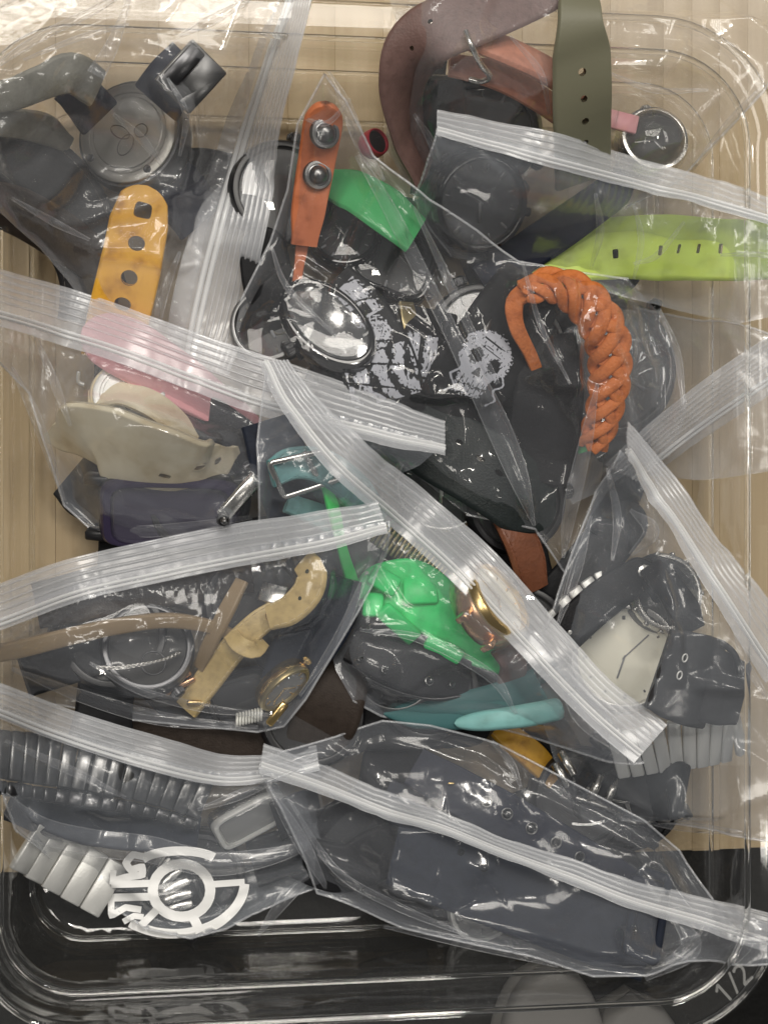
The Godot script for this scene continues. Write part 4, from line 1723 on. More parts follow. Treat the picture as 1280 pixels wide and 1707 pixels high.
func lime_bag() -> void:
	settle()
	var before := both()
	watch("black watch behind the upper right zip, left of the navy strap end", 792, 335, 3, 20, 60, 40, 84, {"case": M.black_plastic, "bezel": M.black_gloss, "dial": M.dial_black, "marks": M.gunmetal, "hands": M.gunmetal, "th": 0.4, "pushers": [-30, 30]})
	watch_strap("navy strap crossing under the upper right zip toward the lime strap", [[1050, 298, 6], [1000, 335, 7], [925, 388, 5], [850, 438, 2], [800, 470, 1]], [52, 62, 66, 64, 56], 2.6, M.navy_rubber, {"roll": [0, -12, -14, -8, 0], "bulge": 0.4, "tip0": 6})
	watch_strap("lime green rubber strap with small slots reaching the right edge", [[890, 462, 2], [950, 432, 5], [1020, 414, 7], [1110, 413, 8], [1220, 417, 8], [1350, 416, 6]], [50, 84, 100, 108, 96, 84], 2.8, M.lime_rubber, {"roll": [10, 6, 0, 0, -8, -12], "edge": 0.93, "holes": [[1028, 424, 1.15, 1.6, 6], [1102, 419, 0.7, 1.7, 6], [1135, 417, 0.6, 1.6, 6], [1167, 416, 0.6, 1.6, 6], [1200, 415, 0.6, 1.6, 6]]})
	var bg := bag({"label": "zip bag with the lime strap, its zip crossing the olive strap", "before": before, "poly": [[722, 225], [840, 250], [960, 275], [1120, 325], [1320, 380], [1330, 520], [1230, 540], [1110, 500], [980, 470], [860, 445], [760, 420], [690, 330], [702, 280]],
		"zip": [[728, 204, 4], [820, 226, 6], [925, 251, 5], [1085, 296, 6], [1200, 326, 5], [1320, 364, 4]], "wide": [50, 54, 58, 56, 54, 50], "seal": 0.62, "ridges": [-0.9, 0.3, 6], "film": M.film_hazy, "seed": 3, "dir": 75, "wrinkle": 1.0, "loose": 4,
		"seams": [[12, 0], [12, 11, 10]], "creases": [[[[995, 320], [1000, 380], [985, 450]], 2.4, 4.0], [[[1060, 340], [1070, 400], [1060, 470]], 1.6, 4.0], [[[1150, 370], [1100, 430], [1060, 450]], 1.6, 3.5], [[[1210, 420], [1260, 425], [1320, 440]], 1.4, 3.0]]})
	pleats(bg, [[[992, 322, 4], [1000, 385, 12], [985, 445, 4]], [[1056, 340, 3], [1068, 400, 10], [1056, 465, 3]], [[1140, 370, 3], [1095, 425, 9], [1055, 440, 3]], [[1200, 425, 3], [1270, 425, 8], [1330, 445, 3]]], M.film_double)


func tall_left_bag() -> void:
	settle()
	var before := both()
	watch_strap("wide charcoal leather strap curling under the steel backed watch at the left", [[-50, 235, 2], [30, 262, 5], [95, 325, 5], [140, 400, 2], [150, 480, 0], [140, 540, -2]], [96, 130, 146, 130, 100, 90], 2.6, M.charcoal_leather, {"roll": [14, 14, 8, 0, -6, -6], "bulge": 0.5, "stitch": M.dark_line})
	watch_strap("dark brown leather strap below the charcoal one at the left edge", [[-60, 322, 6], [30, 352, 8], [100, 392, 6], [160, 440, 1], [190, 500, -3]], [60, 74, 78, 70, 60], 2.4, M.dark_brown_leather, {"roll": [-30, -30, -24, -14, -8], "bulge": 0.4})
	watch_strap("upper olive grey strap edge at the far left, arching over the gap", [[-60, 160, 8], [10, 160, 12], [70, 138, 14], [120, 122, 13], [160, 146, 8]], [40, 42, 44, 60, 66], 2.6, M.olive_grey_leather, {"roll": [-40, -42, -44, -30, -10], "bulge": 0.4})
	watch_strap("lower olive grey strap edge at the far left, below the arch", [[-60, 205, 6], [10, 205, 9], [70, 214, 9], [112, 240, 5]], [36, 40, 44, 30], 2.6, M.olive_grey_leather, {"roll": [-30, -36, -36, -20], "bulge": 0.4})
	var w := watch("watch lying face down at the upper left, its steel back with screws showing", 226, 232, 9, 24, 195, 30, 94, {"case": M.steel_dark, "dial": M.steel_back, "back": true, "th": 0.34})
	strap(w, [[262, 170, 9], [285, 135, 9], [318, 100, 8]], [92, 88, 84], 2.8, M.navy_rubber, {"roll": [0, 0, 0]})
	strap(w, [[262, 285, 7], [300, 320, 5], [335, 372, 2]], [104, 100, 90], 2.8, M.navy_rubber, {"roll": [20, 24, 20]})
	strap(w, [[165, 195, 6], [135, 160, 7], [105, 140, 7]], [80, 74, 60], 2.8, M.navy_rubber, {"roll": [10, 10, 0]})
	var c := slab(w, 318, 128, 12, 78, 92, 3.2, 42, M.gunmetal, "clasp", 12, 60, 0.5)
	slab(w, 303, 112, 15.2, 30, 84, 1.4, 42, M.steel_dark, "clasp_bar", 14, 60, 0.5)
	slab(w, 335, 146, 15.2, 26, 84, 1.2, 42, M.gunmetal, "clasp_bar", 10, 60, 0.5)
	c.set_meta("label", "square black metal clasp")
	watch_strap("yellow rubber strap with rounded end and large holes at the left", [[247, 310, 20], [236, 350, 20], [226, 405, 18], [214, 462, 16], [198, 530, 10], [185, 600, 4]], [92, 98, 100, 104, 104, 100], 3.0, M.yellow_rubber, {"tip0": 9, "edge": 0.93, "holes": [[239, 352, 2.6, 2.9, 4], [228, 408, 2.5, 2.8, 2], [217, 460, 2.5, 2.8, 2], [206, 504, 2.2, 2.8, 2]]})
	var bg := bag({"label": "zip bag at the upper left whose long zip runs down from the top edge", "before": before, "poly": [[492, -60], [200, -70], [-70, -60], [-75, 320], [0, 350], [60, 400], [110, 460], [160, 530], [225, 575], [300, 590], [345, 380], [420, 140]],
		"zip": [[508, -60, 3], [490, 5, 3], [456, 110, 3], [412, 260, 4], [382, 380, 5], [354, 500, 6], [328, 616, 6]], "wide": [50, 56, 76, 102, 122, 130, 108], "lean": -1.0, "seal": 0.28, "ridges": [-0.95, 0.1, 14], "film": M.film_mid, "seed": 4, "folds": 1.3, "fold_size": 1.5, "dir": 145, "wrinkle": 1.5, "loose": 4, "reach": 0.016,
		"creases": [[[[0, 100], [90, 50], [180, 10], [260, -40]], 3.0, 4.0], [[[60, 90], [130, 60], [210, 40]], 1.8, 3.0], [[[165, 120], [195, 60], [215, 10]], 2.2, 5.0], [[[330, 40], [370, 20], [410, -10]], 2.5, 3.5], [[[195, 190], [235, 225], [262, 262]], 1.8, 4.0], [[[210, 180], [260, 200], [280, 250]], 1.4, 3.0], [[[300, 150], [330, 190], [320, 240]], 1.6, 4.0]]})
	pleats(bg, [[[-20, 120, 6], [60, 66, 14], [170, 10, 12], [240, -40, 4]], [[160, 125, 30], [190, 70, 20], [215, 0, 6]], [[40, 100, 3], [130, 64, 9], [215, 40, 3]], [[300, 60, 3], [360, 30, 16], [430, -10, 4]], [[190, 190, 4], [235, 230, 14], [270, 275, 4]], [[280, 130, 3], [310, 190, 10], [300, 260, 4]], [[20, 330, 4], [90, 370, 12], [150, 400, 4]], [[300, 420, 4], [270, 500, 16], [262, 560, 6]]], M.film_double)
	settle()


func middle_bag() -> void:
	settle()
	watch_strap("brown plaited leather strap under the tip of the middle bag", [[838, 850, 3], [862, 888, 5], [880, 935, 4], [890, 980, 1]], [50, 60, 60, 48], 3.0, M.brown_braid, {"roll": [20, 24, 20, 10], "bulge": 0.6, "stitch": M.brown_braid})
	var before := both()
	# dark watches of the middle
	var d := watch("black digital watch with a small steel dot beside the green strap", 652, 440, 2, 10, 300, 20, 74, {"case": M.black_plastic, "bezel": M.black_gloss, "dial": M.dial_black, "marks": M.print_grey, "th": 0.4, "squash": 0.84, "power": 4.0, "pushers": [-20, 20, 160, 200], "glass": true, "lugs": [90, 270]})
	strap(d, [[625, 490, 2], [600, 540, 1], [585, 590, 0]], [96, 92, 88], 2.6, M.black_rubber, {})
	snap(d, 619, 440, 11, 6)
	watch_strap("bright green rubber strap end under the clear film beside the rust strap", [[545, 305, 5], [590, 318, 7], [640, 348, 6], [692, 392, 2]], [50, 74, 82, 70], 2.6, M.green_plastic, {"roll": [0, 14, 18, 20]})
	var f := watch("watch with a mirror bright glass facing the left in the middle bag", 546, 548, 12, 17, 262, 48, 96, {"case": M.black_gloss, "bezel": M.black_gloss, "dial": M.mirror_steel, "hour": 40.0, "minute": 280.0, "th": 0.34, "crown": 100.0, "dome": 0.05, "squash": 0.62})
	strap(f, [[500, 460, 8], [470, 500, 6], [440, 560, 3], [430, 600, 1]], [70, 84, 84, 70], 2.6, M.black_rubber, {"roll": [10, 16, 14, 6]})
	watch("black chronograph at the left end of the middle bag, under the rust cord", 450, 545, 4, 16, 200, 10, 66, {"case": M.black_plastic, "bezel": M.gunmetal, "dial": M.dial_black, "marks": M.dial_olive, "hands": M.print_grey, "subdials": [[0.3, 0, 0.2], [-0.3, 0.1, 0.2]], "th": 0.4, "pushers": [-35, 35], "crown": 0.0})
	watch("glossy black watch under the digital one in the middle bag", 575, 400, 3, 22, 250, 60, 60, {"case": M.steel_dark, "bezel": M.black_gloss, "dial": M.dial_black, "marks": M.print_grey, "hands": M.steel, "th": 0.4, "teeth": 16, "dome": 0.16})
	watch("black watch with steel pushers left of the orange braid", 850, 590, 5, 24, 20, 60, 92, {"case": M.black_plastic, "bezel": M.gunmetal, "dial": M.dial_black, "marks": M.dial_olive, "hands": M.dial_olive, "th": 0.4, "pushers": [-30, 5, 40], "lugs": [90, 270]})
	watch("steel watch under the black strap end with three holes", 742, 800, 2, 26, 140, 45, 84, {"case": M.steel, "bezel": M.steel, "dial": M.dial_black, "marks": M.steel, "hands": M.steel, "th": 0.5, "crown": 60.0, "lugs": [-20, 160]})
	var lettered := watch_strap("black strap printed with white lettering and figures, middle of the heap", [[545, 480, 12], [590, 530, 15], [628, 600, 15], [645, 670, 11], [650, 740, 5]], [104, 118, 128, 132, 120], 2.6, M.black_rubber, {"roll": [-10, -6, 0, 4, 0], "bulge": 0.6})
	print_strap_a(lettered.get_meta("band"), lettered)
	var plain_b := watch_strap("black strap between the lettered one and the skull one with grey bars", [[720, 520, 8], [712, 590, 11], [694, 660, 9], [670, 740, 4]], [86, 90, 92, 90], 2.6, M.black_rubber, {"bulge": 0.5, "roll": [0, 8, 8, 0]})
	print_strap_b(plain_b.get_meta("band"), plain_b)
	var skull := watch_strap("broad black strap printed with a pale skull", [[890, 470, 8], [840, 550, 14], [790, 625, 15], [752, 700, 10], [720, 770, 4]], [120, 136, 140, 134, 120], 2.6, M.black_rubber, {"bulge": 0.6, "roll": [0, 6, 6, 4, 0]})
	print_strap_skull(skull.get_meta("band"), skull)
	watch_strap("black strap between the skull strap and the orange braid, running down", [[905, 560, 12], [915, 650, 13], [905, 740, 11], [890, 800, 7]], [110, 118, 118, 104], 2.6, M.black_leather, {"bulge": 0.7, "roll": [0, 4, 0, -6]})
	watch_strap("greenish black leather strap end with three oval holes pointing down right", [[675, 700, 10], [740, 745, 13], [810, 785, 13], [868, 828, 10], [915, 872, 6]], [118, 128, 130, 124, 100], 2.4, M.green_black_leather, {"tip1": 17, "tp": 2.2, "bulge": 0.3, "edge": 0.92, "roll": [0, 0, 0, 4, 6], "holes": [[767, 739, 1.5, 0.9], [800, 765, 1.7, 0.95], [832, 790, 1.6, 0.9]]})
	braid()
	# the rust strap with two snaps and its cord
	var r := thing("watch_strap", "rust orange leather strap with two dark snaps standing up in the middle bag", "watch strap", over(530, 200, 0))
	strap(r, [[543, 172, 22], [537, 215, 22], [526, 280, 20], [515, 345, 17], [507, 408, 13]], [62, 66, 62, 58, 44], 2.8, M.rust_strap, {"tip0": 7, "edge": 0.93, "roll": [0, 4, 4, 0, 0], "bulge": 0.3})
	snap(r, 541, 222, 26.5, 25, 18, 30)
	snap(r, 529, 292, 25.5, 24, 14, 30)
	strap(r, [[505, 402, 13], [497, 455, 11], [490, 510, 9], [486, 560, 6]], [22, 16, 15, 14], 2.0, M.rust_strap, {})
	watch("small red cased watch peeking out above the green strap", 622, 240, -3, 34, 340, 0, 24, {"case": M.red_plastic, "bezel": M.red_plastic, "dial": M.dial_black, "th": 0.6})
	watch_strap("short gold tone strip between the digital watch and the grey barred strap", [[676, 505, 14], [682, 535, 14], [688, 575, 11]], [26, 30, 26], 1.6, M.old_brass, {"roll": [20, 20, 20]})
	var bg := bag({"label": "large clear bag with a peaked top over the skull strap and orange braid", "before": before, "poly": [[545, 112], [582, 152], [628, 250], [720, 328], [800, 383], [870, 432], [960, 448], [1052, 462], [1100, 515], [1135, 600], [1146, 690], [1120, 760], [1030, 800], [975, 880], [950, 965], [893, 882], [780, 858], [690, 785], [560, 710], [440, 645], [392, 562], [402, 500], [452, 400], [482, 310], [500, 195]],
		"film": M.film_clear, "seed": 5, "folds": 1.3, "fold_size": 1.7, "dir": 62, "wrinkle": 1.35, "loose": 3, "merge": 0.01, "lift_edge": 0.75, "seams": [[24, 0, 1, 2, 3, 4, 5], [5, 6, 7], [21, 22, 23, 24], [14, 15, 16]],
		"creases": [[[[598, 262], [650, 360], [700, 450], [760, 560], [820, 690], [862, 790], [890, 872]], 6.0, 4.5], [[[632, 262], [668, 340], [712, 420], [752, 520], [800, 620], [850, 720], [888, 868]], 3.0, 3.0], [[[690, 345], [735, 450], [790, 540]], 3.0, 4.0], [[[860, 430], [880, 520], [930, 640], [1000, 650]], 2.4, 4.0], [[[1000, 640], [985, 720], [950, 830], [935, 920]], 3.0, 5.0],
			[[[1098, 515], [1130, 600], [1142, 690]], 2.6, 4.0], [[[545, 130], [575, 190], [598, 262]], 2.0, 3.0], [[[520, 200], [545, 190], [575, 165]], 1.6, 2.5], [[[480, 470], [500, 430], [560, 470]], 1.6, 3.0], [[[400, 560], [450, 520], [480, 480]], 1.4, 3.0], [[[585, 390], [560, 440], [600, 470]], 1.4, 3.0]]})
	pleats(bg, [[[596, 258, 10], [650, 350, 22], [705, 460, 24], [760, 570, 26], [820, 690, 40], [862, 790, 34], [890, 876, 4]], [[690, 345, 4], [735, 440, 12], [770, 520, 14], [830, 640, 6]], [[548, 120, 3], [575, 170, 16], [600, 235, 20], [640, 300, 4]],
		[[1098, 515, 4], [1128, 590, 12], [1140, 685, 4]], [[995, 640, 4], [975, 740, 22], [950, 850, 24], [938, 930, 4]], [[452, 410, 3], [480, 480, 9], [560, 560, 4]], [[870, 435, 3], [900, 540, 8], [950, 640, 3]], [[500, 195, 3], [545, 205, 8], [585, 165, 3]]], M.film_double)


func scratch(x: float, y: float, k: float) -> float:
	return noise_a.get_noise_2d(x * 9.0 + k, y * 30.0 - k)


func print_strap_a(b: Band, root: Node3D) -> void:   # torn pale panels, an armoured arm and bars
	printed_mask(b, 0.06, 0.96, func(x, y):
		var ragged: float = noise_a.get_noise_2d(x * 22.0, y * 22.0) * 1.6
		if absf(fmod(x + y * 0.35 + 40.0, 7.5) - 0.4) < 0.35 + 0.2 * ragged:
			return false
		if scratch(x, y, 60.0) > 0.5:
			return false
		if x < 13.0:
			return absf(y + 0.5) < 8.5 + ragged * 1.4 and not (x > 8.2 and x < 12.2 and absf(y) < 6.4)
		if x < 24.0:
			var d := Vector2(x - 18.5, (y + 1.0) * 0.7).length() + ragged
			return d < 5.2 and not (d > 3.2 and d < 3.7) and absf(y - 2.0) > 0.4
		return fposmod(y + 0.1 * x + 1.6 * sin(x * 0.35) + 2.0 * noise_a.get_noise_2d(x * 6.0, y * 6.0), 6.6) < 4.0 + ragged and x < 40.0, "print", M.print_pale, root)
	var tm := TextMesh.new()
	tm.text = "FIGHT"
	var f := SystemFont.new()
	f.font_names = PackedStringArray(["Droid Sans Mono"])
	tm.font = f
	tm.font_size = 32
	tm.pixel_size = 0.00016
	tm.depth = 0.0003
	tm.material = M.print_pale
	var i := int(b.where(b.total * 0.27))
	var x := (b.t[i] * 0.45 - b.w[i] * 0.9).normalized()
	inst(tm, "lettering", root, Transform3D(Basis(x, b.n[i].cross(x), b.n[i]).orthonormalized(), b.F(b.total * 0.27, 0.0, 1.0) + b.n[i] * 0.0003))


func print_strap_b(b: Band, root: Node3D) -> void:
	printed_mask(b, 0.2, 0.95, func(x, y):
		var ragged: float = noise_a.get_noise_2d(x * 20.0 + 90.0, y * 20.0) * 1.2
		return fposmod(y + 9.0 + 0.05 * x, 6.4) < 4.3 + ragged and scratch(x, y, 7.0) < 0.45 and fposmod(x, 14.0) > 1.2 + ragged, "print", M.print_pale, root)


func print_strap_skull(b: Band, root: Node3D) -> void:   # a plain skull with frayed threads
	printed_mask(b, 0.3, 0.92, func(x, y):
		var ragged: float = noise_a.get_noise_2d(x * 26.0 + 30.0, y * 26.0)
		var cranium := Vector2((x - 9.0) / 8.2, y / 8.6).length() + ragged * 0.16 < 1.0
		var jaw: bool = x > 12.0 and x < 23.0 + ragged * 2.0 and absf(y) < 6.4 - 0.16 * (x - 12.0) + ragged
		var eyes := Vector2((x - 10.5) / 2.6, (absf(y + 0.3) - 3.6) / 2.3).length() + ragged * 0.3 < 1.0
		var nose: bool = x > 13.2 and x < 16.0 and absf(y) < (x - 13.2) * 0.5 + 0.3
		var teeth: bool = x > 17.4 and x < 22.0 and (fposmod(y + 0.6, 2.1) < 0.42 or absf(x - 19.7 + ragged) < 0.35)
		var thread: bool = absf(y - 8.6 - 1.2 * sin(x * 1.1) + 0.12 * x) < 0.45 and x > 4.0 and x < 24.0
		var thread2: bool = absf(y + 9.2 + 1.0 * sin(x * 0.9 + 1.0)) < 0.4 and x > 10.0 and x < 25.0
		return ((cranium or jaw) and not eyes and not nose and not teeth and scratch(x, y, 20.0) < 0.55) or thread or thread2, "skull_print", M.print_pale, root)


func braid() -> void:
	var o := thing("braided_bracelet", "orange plaited leather bracelet looped in the middle bag", "bracelet", over(985, 560, 0))
	var mid := band([[985, 745, 5], [1005, 690, 9], [1016, 620, 13], [1008, 555, 17], [972, 500, 20], [920, 476, 21], [872, 490, 20]], [54, 62, 70, 74, 74, 62, 40], 2.0, {"roll": [0, 8, 14, 16, 10, -12, -40], "level": 0.8})
	for q in 4:
		var pts := PackedVector3Array()
		for k in 220:
			var s := mid.total * k / 219.0
			var ph := s / 0.03 * TAU + q * TAU / 4.0
			var i := mini(int(mid.where(s)), mid.n.size() - 1)
			pts.append(mid.F(s, sin(ph) * 0.72, 0.0) + mid.n[i] * (0.0016 + 0.0013 * cos(ph * 2.0 + 0.5) + 0.0006 * cos(ph)))
		var flat := MB.new()
		var rad := PackedFloat32Array()
		for k in 220:
			rad.append(mid.width(mid.total * k / 219.0) * 0.3)
		flat.tube(pts, rad, 12, false, 0.55)
		part(flat, "strand", M.orange_leather, o)
	strap(o, [[884, 482, 20], [858, 503, 21], [861, 545, 22], [884, 592, 17], [906, 650, 8]], [30, 27, 24, 21, 18], 2.2, M.orange_leather, {"roll": [-40, -30, -20, -10, 0], "name": "thong"})
	strap(o, [[1003, 648, 14], [994, 690, 11], [985, 735, 6]], [18, 20, 22], 2.0, M.orange_leather, {"name": "thong"})
	strap(o, [[990, 735, 8], [975, 742, 8], [962, 748, 6]], [20, 22, 18], 1.6, M.green_plastic, {"name": "cord_tie"})


func right_bag() -> void:
	settle()
	watch_strap("yellow mustard strap peeking out under the diagonal zip's lower end", [[828, 1212, 4], [858, 1236, 6], [890, 1262, 5], [925, 1300, 2]], [34, 44, 46, 38], 2.6, M.mustard_rubber, {"roll": [16, 20, 16, 10]})
	var before := both()
	var s := watch("watch with a scalloped steel bezel behind the cream dial watch", 1102, 990, 0, 14, 320, 0, 66, {"case": M.steel_dark, "bezel": M.steel, "dial": M.dial_smoke, "marks": M.steel_dark, "hands": M.black_plastic, "th": 0.36, "teeth": 14})
	strap(s, [[1120, 985, 10], [1086, 955, 12], [1050, 1000, 9]], [70, 64, 60], 2.4, M.black_rubber, {"bulge": 0.3})
	links(thing("link_bracelet", "short run of steel bracelet links beside the studded strap", "bracelet", over(970, 1020, 0)), [[925, 1045, 3], [960, 1015, 5], [1000, 985, 6], [1040, 960, 5]], [54, 60, 62, 58], 2.6, 6, M.steel_dull, {"fill": 0.93})
	var w := watch("watch with a plain cream dial at the right, partly under a zip", 1036, 1094, 18, 8, 200, 0, 90, {"case": M.steel, "bezel": M.steel, "dial": M.dial_cream, "marks": M.dark_line, "hands": M.print_grey, "slim": 0.42, "hour": 110.0, "minute": 318.0, "th": 0.4, "lugs": [10, 190], "dome": 0.06})
	strap(w, [[1096, 1114, 22], [1128, 1125, 22], [1162, 1135, 20], [1186, 1141, 14]], [132, 146, 150, 146], 2.8, M.soft_black, {"holes": [[1138, 1096, 0.7, 1.1], [1136, 1127, 0.8, 1.4]], "eyelet": M.steel_dull, "bulge": 0.3, "edge": 0.93, "level": 1.0, "roll": [0, 0, 0, 0]})
	strap(w, [[1170, 1138, 8], [1205, 1150, 7], [1236, 1158, 4]], [126, 116, 100], 2.6, M.soft_black, {"roll": [0, 0, 0], "level": 1.0})
	wire(w, [[1176, 1075, 12], [1200, 1072, 13], [1224, 1092, 12], [1234, 1130, 8]], 1.1, M.black_rubber, "keeper")
	var st := watch_strap("black studded strap crossing above the cream dial", [[915, 1084, 20], [952, 1046, 23], [1006, 998, 23], [1068, 956, 19], [1090, 942, 17]], [58, 66, 66, 58, 50], 2.6, M.black_leather, {"tip1": 6, "bulge": 0.3})
	strap(st, [[1084, 946, 15], [1112, 975, 15], [1138, 1015, 13], [1152, 1050, 10]], [40, 50, 54, 46], 2.6, M.black_leather, {"bulge": 0.3})
	for q in [[1074, 953, 23.0, 11.0], [949, 1054, 25.5, 5.0], [972, 1034, 26.0, 5.0], [995, 1014, 26.0, 5.0]]:
		var mb := MB.new()
		var k := rpx(q[0], q[1], q[3])
		mb.lathe(aim(q[0], q[1], q[2], 6, 0, 0), [[k, -0.001], [k, 0.0002], [k * 0.7, 0.0006], [0.0001, 0.0007]], 20)
		part(mb, "stud", M.steel, st)
	links(thing("expansion_bracelet", "steel expansion bracelet with long flat links below the cream dial watch", "bracelet", over(1140, 1245, 0)), [[1020, 1262, 3], [1060, 1255, 5], [1110, 1245, 7], [1165, 1237, 8], [1215, 1225, 6], [1235, 1212, 4]], [76, 82, 86, 88, 88, 84], 2.6, 10, M.steel_dull, {"roll": [-16, -20, -22, -22, -20, -20], "fill": 0.9, "level": 1.0})
	var k := watch("black watch with steel bars at the lower right, under the expansion bracelet", 1040, 1322, 3, 24, 110, 20, 92, {"case": M.steel_dark, "bezel": M.black_gloss, "dial": M.dial_black, "marks": M.steel_dark, "hands": M.steel, "th": 0.44, "lugs": [20, 200], "pushers": [70, 110]})
	strap(k, [[1085, 1318, 8], [1120, 1318, 8], [1140, 1320, 6]], [96, 92, 80], 2.6, M.black_rubber, {"roll": [20, 24, 24]})
	for q in [[[985, 1330], [1000, 1295]], [[1012, 1335], [1026, 1300]], [[1112, 1360], [1128, 1335]], [[935, 1255], [955, 1290]], [[925, 1275], [945, 1310]]]:
		wire(k, [[q[0][0], q[0][1], 11], [(q[0][0] + q[1][0]) * 0.5, (q[0][1] + q[1][1]) * 0.5, 12], [q[1][0], q[1][1], 11]], 1.5, M.steel, "spring_bar")
	wire(k, [[960, 1330, 8], [1005, 1345, 9], [1060, 1372, 9], [1115, 1366, 8]], 1.1, M.steel, "case_rim")
	var bg := bag({"label": "zip bag at the right with the cream dial watch and a slanting zip", "before": before, "poly": [[1022, 752], [1110, 850], [1200, 985], [1320, 1160], [1325, 1398], [1210, 1394], [1110, 1386], [1050, 1378], [980, 1345], [930, 1270], [900, 1140], [922, 1050], [952, 950], [985, 850]],
		"zip": [[1046, 734, 4], [1080, 782, 4], [1120, 838, 4], [1205, 960, 3], [1310, 1110, 2]], "wide": [60, 66, 72, 80, 88], "seal": 0.5, "ridges": [-0.95, 0.2, 10], "film": M.film_hazy, "fold_size": 1.4, "seed": 6, "dir": 70, "wrinkle": 1.2, "loose": 3, "reach": 0.014, "merge": 0.008,
		"seams": [[0, 13, 12, 11], [4, 5, 6, 7]], "creases": [[[[1010, 790], [1030, 870], [1022, 930]], 2.6, 4.0], [[[1060, 850], [1080, 890], [1050, 920]], 2.4, 5.0], [[[990, 880], [1040, 900], [1090, 900]], 1.8, 4.0], [[[1220, 1040], [1245, 1110], [1290, 1180]], 2.4, 4.0], [[[1040, 1370], [1130, 1380], [1250, 1396]], 2.0, 4.0]]})
	pleats(bg, [[[1012, 780, 4], [1028, 860, 14], [1020, 935, 4]], [[1050, 850, 4], [1085, 885, 26], [1050, 925, 6]], [[985, 860, 3], [960, 950, 18], [930, 1040, 5]], [[1220, 1040, 4], [1245, 1110, 12], [1290, 1180, 4]], [[1040, 1360, 4], [1130, 1376, 16], [1250, 1390, 5]]], M.film_double)


func cream_bag() -> void:
	settle()
	var before := both()
	var p := watch("dark purple square watch under the cream strap", 285, 848, 4, 22, 95, 0, 118, {"case": M.black_plastic, "bezel": M.purple_dark, "dial": M.purple_dark, "th": 0.3, "squash": 0.52, "power": 6.0, "lugs": [0, 180]})
	strap(p, [[190, 830, 5], [150, 815, 5], [118, 790, 4]], [112, 108, 90], 2.6, M.grey_rubber, {"roll": [0, 0, 0]})
	var lug := slab(p, 400, 828, 20, 88, 26, 2.6, -48, M.steel, "strap_bar", 20, 40, 0.7)
	lug.set_meta("label", "bright steel bar")
	snap(p, 372, 866, 20, 11)
	watch_strap("pink rubber strap seen through the left zip", [[140, 548, 3], [215, 582, 5], [290, 628, 6], [370, 682, 4], [440, 735, 1]], [84, 104, 92, 70, 46], 2.8, M.pink_rubber, {"tip0": 9, "tip1": 7, "roll": [0, 6, 8, 6, 0]})
	watch_strap("dark strap lying between the pink strap and the cream strap", [[255, 660, 5], [320, 690, 6], [385, 730, 5], [430, 770, 3]], [80, 90, 86, 70], 2.4, M.charcoal_leather, {})
	var w := watch("wide watch face down behind the cream strap", 215, 668, 6, 20, 280, 20, 66, {"case": M.cream_rubber, "dial": M.steel_dull, "back": true, "th": 0.4})
	wire(w, [[132, 620, 8], [131, 636, 8], [140, 641, 7]], 0.7, M.steel_dull, "spring_hook")
	strap(w, [[150, 668, 6], [200, 656, 8], [250, 672, 10], [292, 704, 10], [320, 740, 8]], [30, 36, 42, 40, 30], 2.8, M.cream_rubber, {"roll": [40, 44, 50, 50, 40], "level": 1.0, "name": "inner_loop"})
	strap(w, [[80, 728, 8], [108, 728, 9], [150, 729, 10], [200, 749, 10], [245, 767, 10], [318, 786, 9], [354, 776, 8], [394, 749, 7]], [14, 46, 94, 112, 114, 96, 62, 12], 3.0, M.cream_rubber, {"roll": [-20, -40, -52, -54, -54, -50, -44, -30], "level": 1.0, "edge": 0.94, "holes": [[322, 758, 1.9, 1.0, 5], [350, 762, 1.7, 1.0, 5], [276, 806, 1.9, 1.0, 5], [308, 816, 1.8, 1.0, 5], [340, 806, 1.6, 0.9, 5]], "name": "outer_loop"})
	var bg := bag({"label": "zip bag at the left holding the cream strap, its zip running from the left edge", "before": before, "poly": [[-60, 500], [0, 520], [220, 590], [430, 660], [600, 705], [728, 742], [690, 778], [640, 800], [560, 850], [430, 885], [330, 905], [240, 906], [160, 892], [105, 842], [78, 760], [45, 652], [0, 605], [-60, 595]],
		"zip": [[-60, 478, 4], [0, 496, 3], [110, 528, 3], [220, 564, 4], [330, 605, 4], [430, 640, 4], [530, 670, 5], [640, 702, 6], [741, 731, 5]], "wide": [98, 98, 98, 96, 96, 98, 94, 82, 62], "seal": 0.58, "ridges": [-0.92, 0.3, 10], "film": M.film, "seed": 7, "folds": 0.6, "dir": 15, "wrinkle": 1.1, "loose": 3,
		"seams": [[17, 16, 15, 14, 13, 12, 11, 10]], "creases": [[[[20, 610], [60, 690], [110, 830]], 2.0, 4.0], [[[80, 580], [95, 640], [120, 700]], 1.6, 4.0], [[[200, 880], [300, 870], [400, 860]], 1.8, 3.5], [[[330, 830], [390, 790], [430, 770]], 1.6, 3.0]]})
	pleats(bg, [[[20, 612, 4], [62, 700, 18], [108, 835, 4]], [[150, 880, 4], [260, 885, 20], [420, 862, 5]], [[60, 560, 4], [92, 640, 14], [118, 710, 4]]], M.film_double)


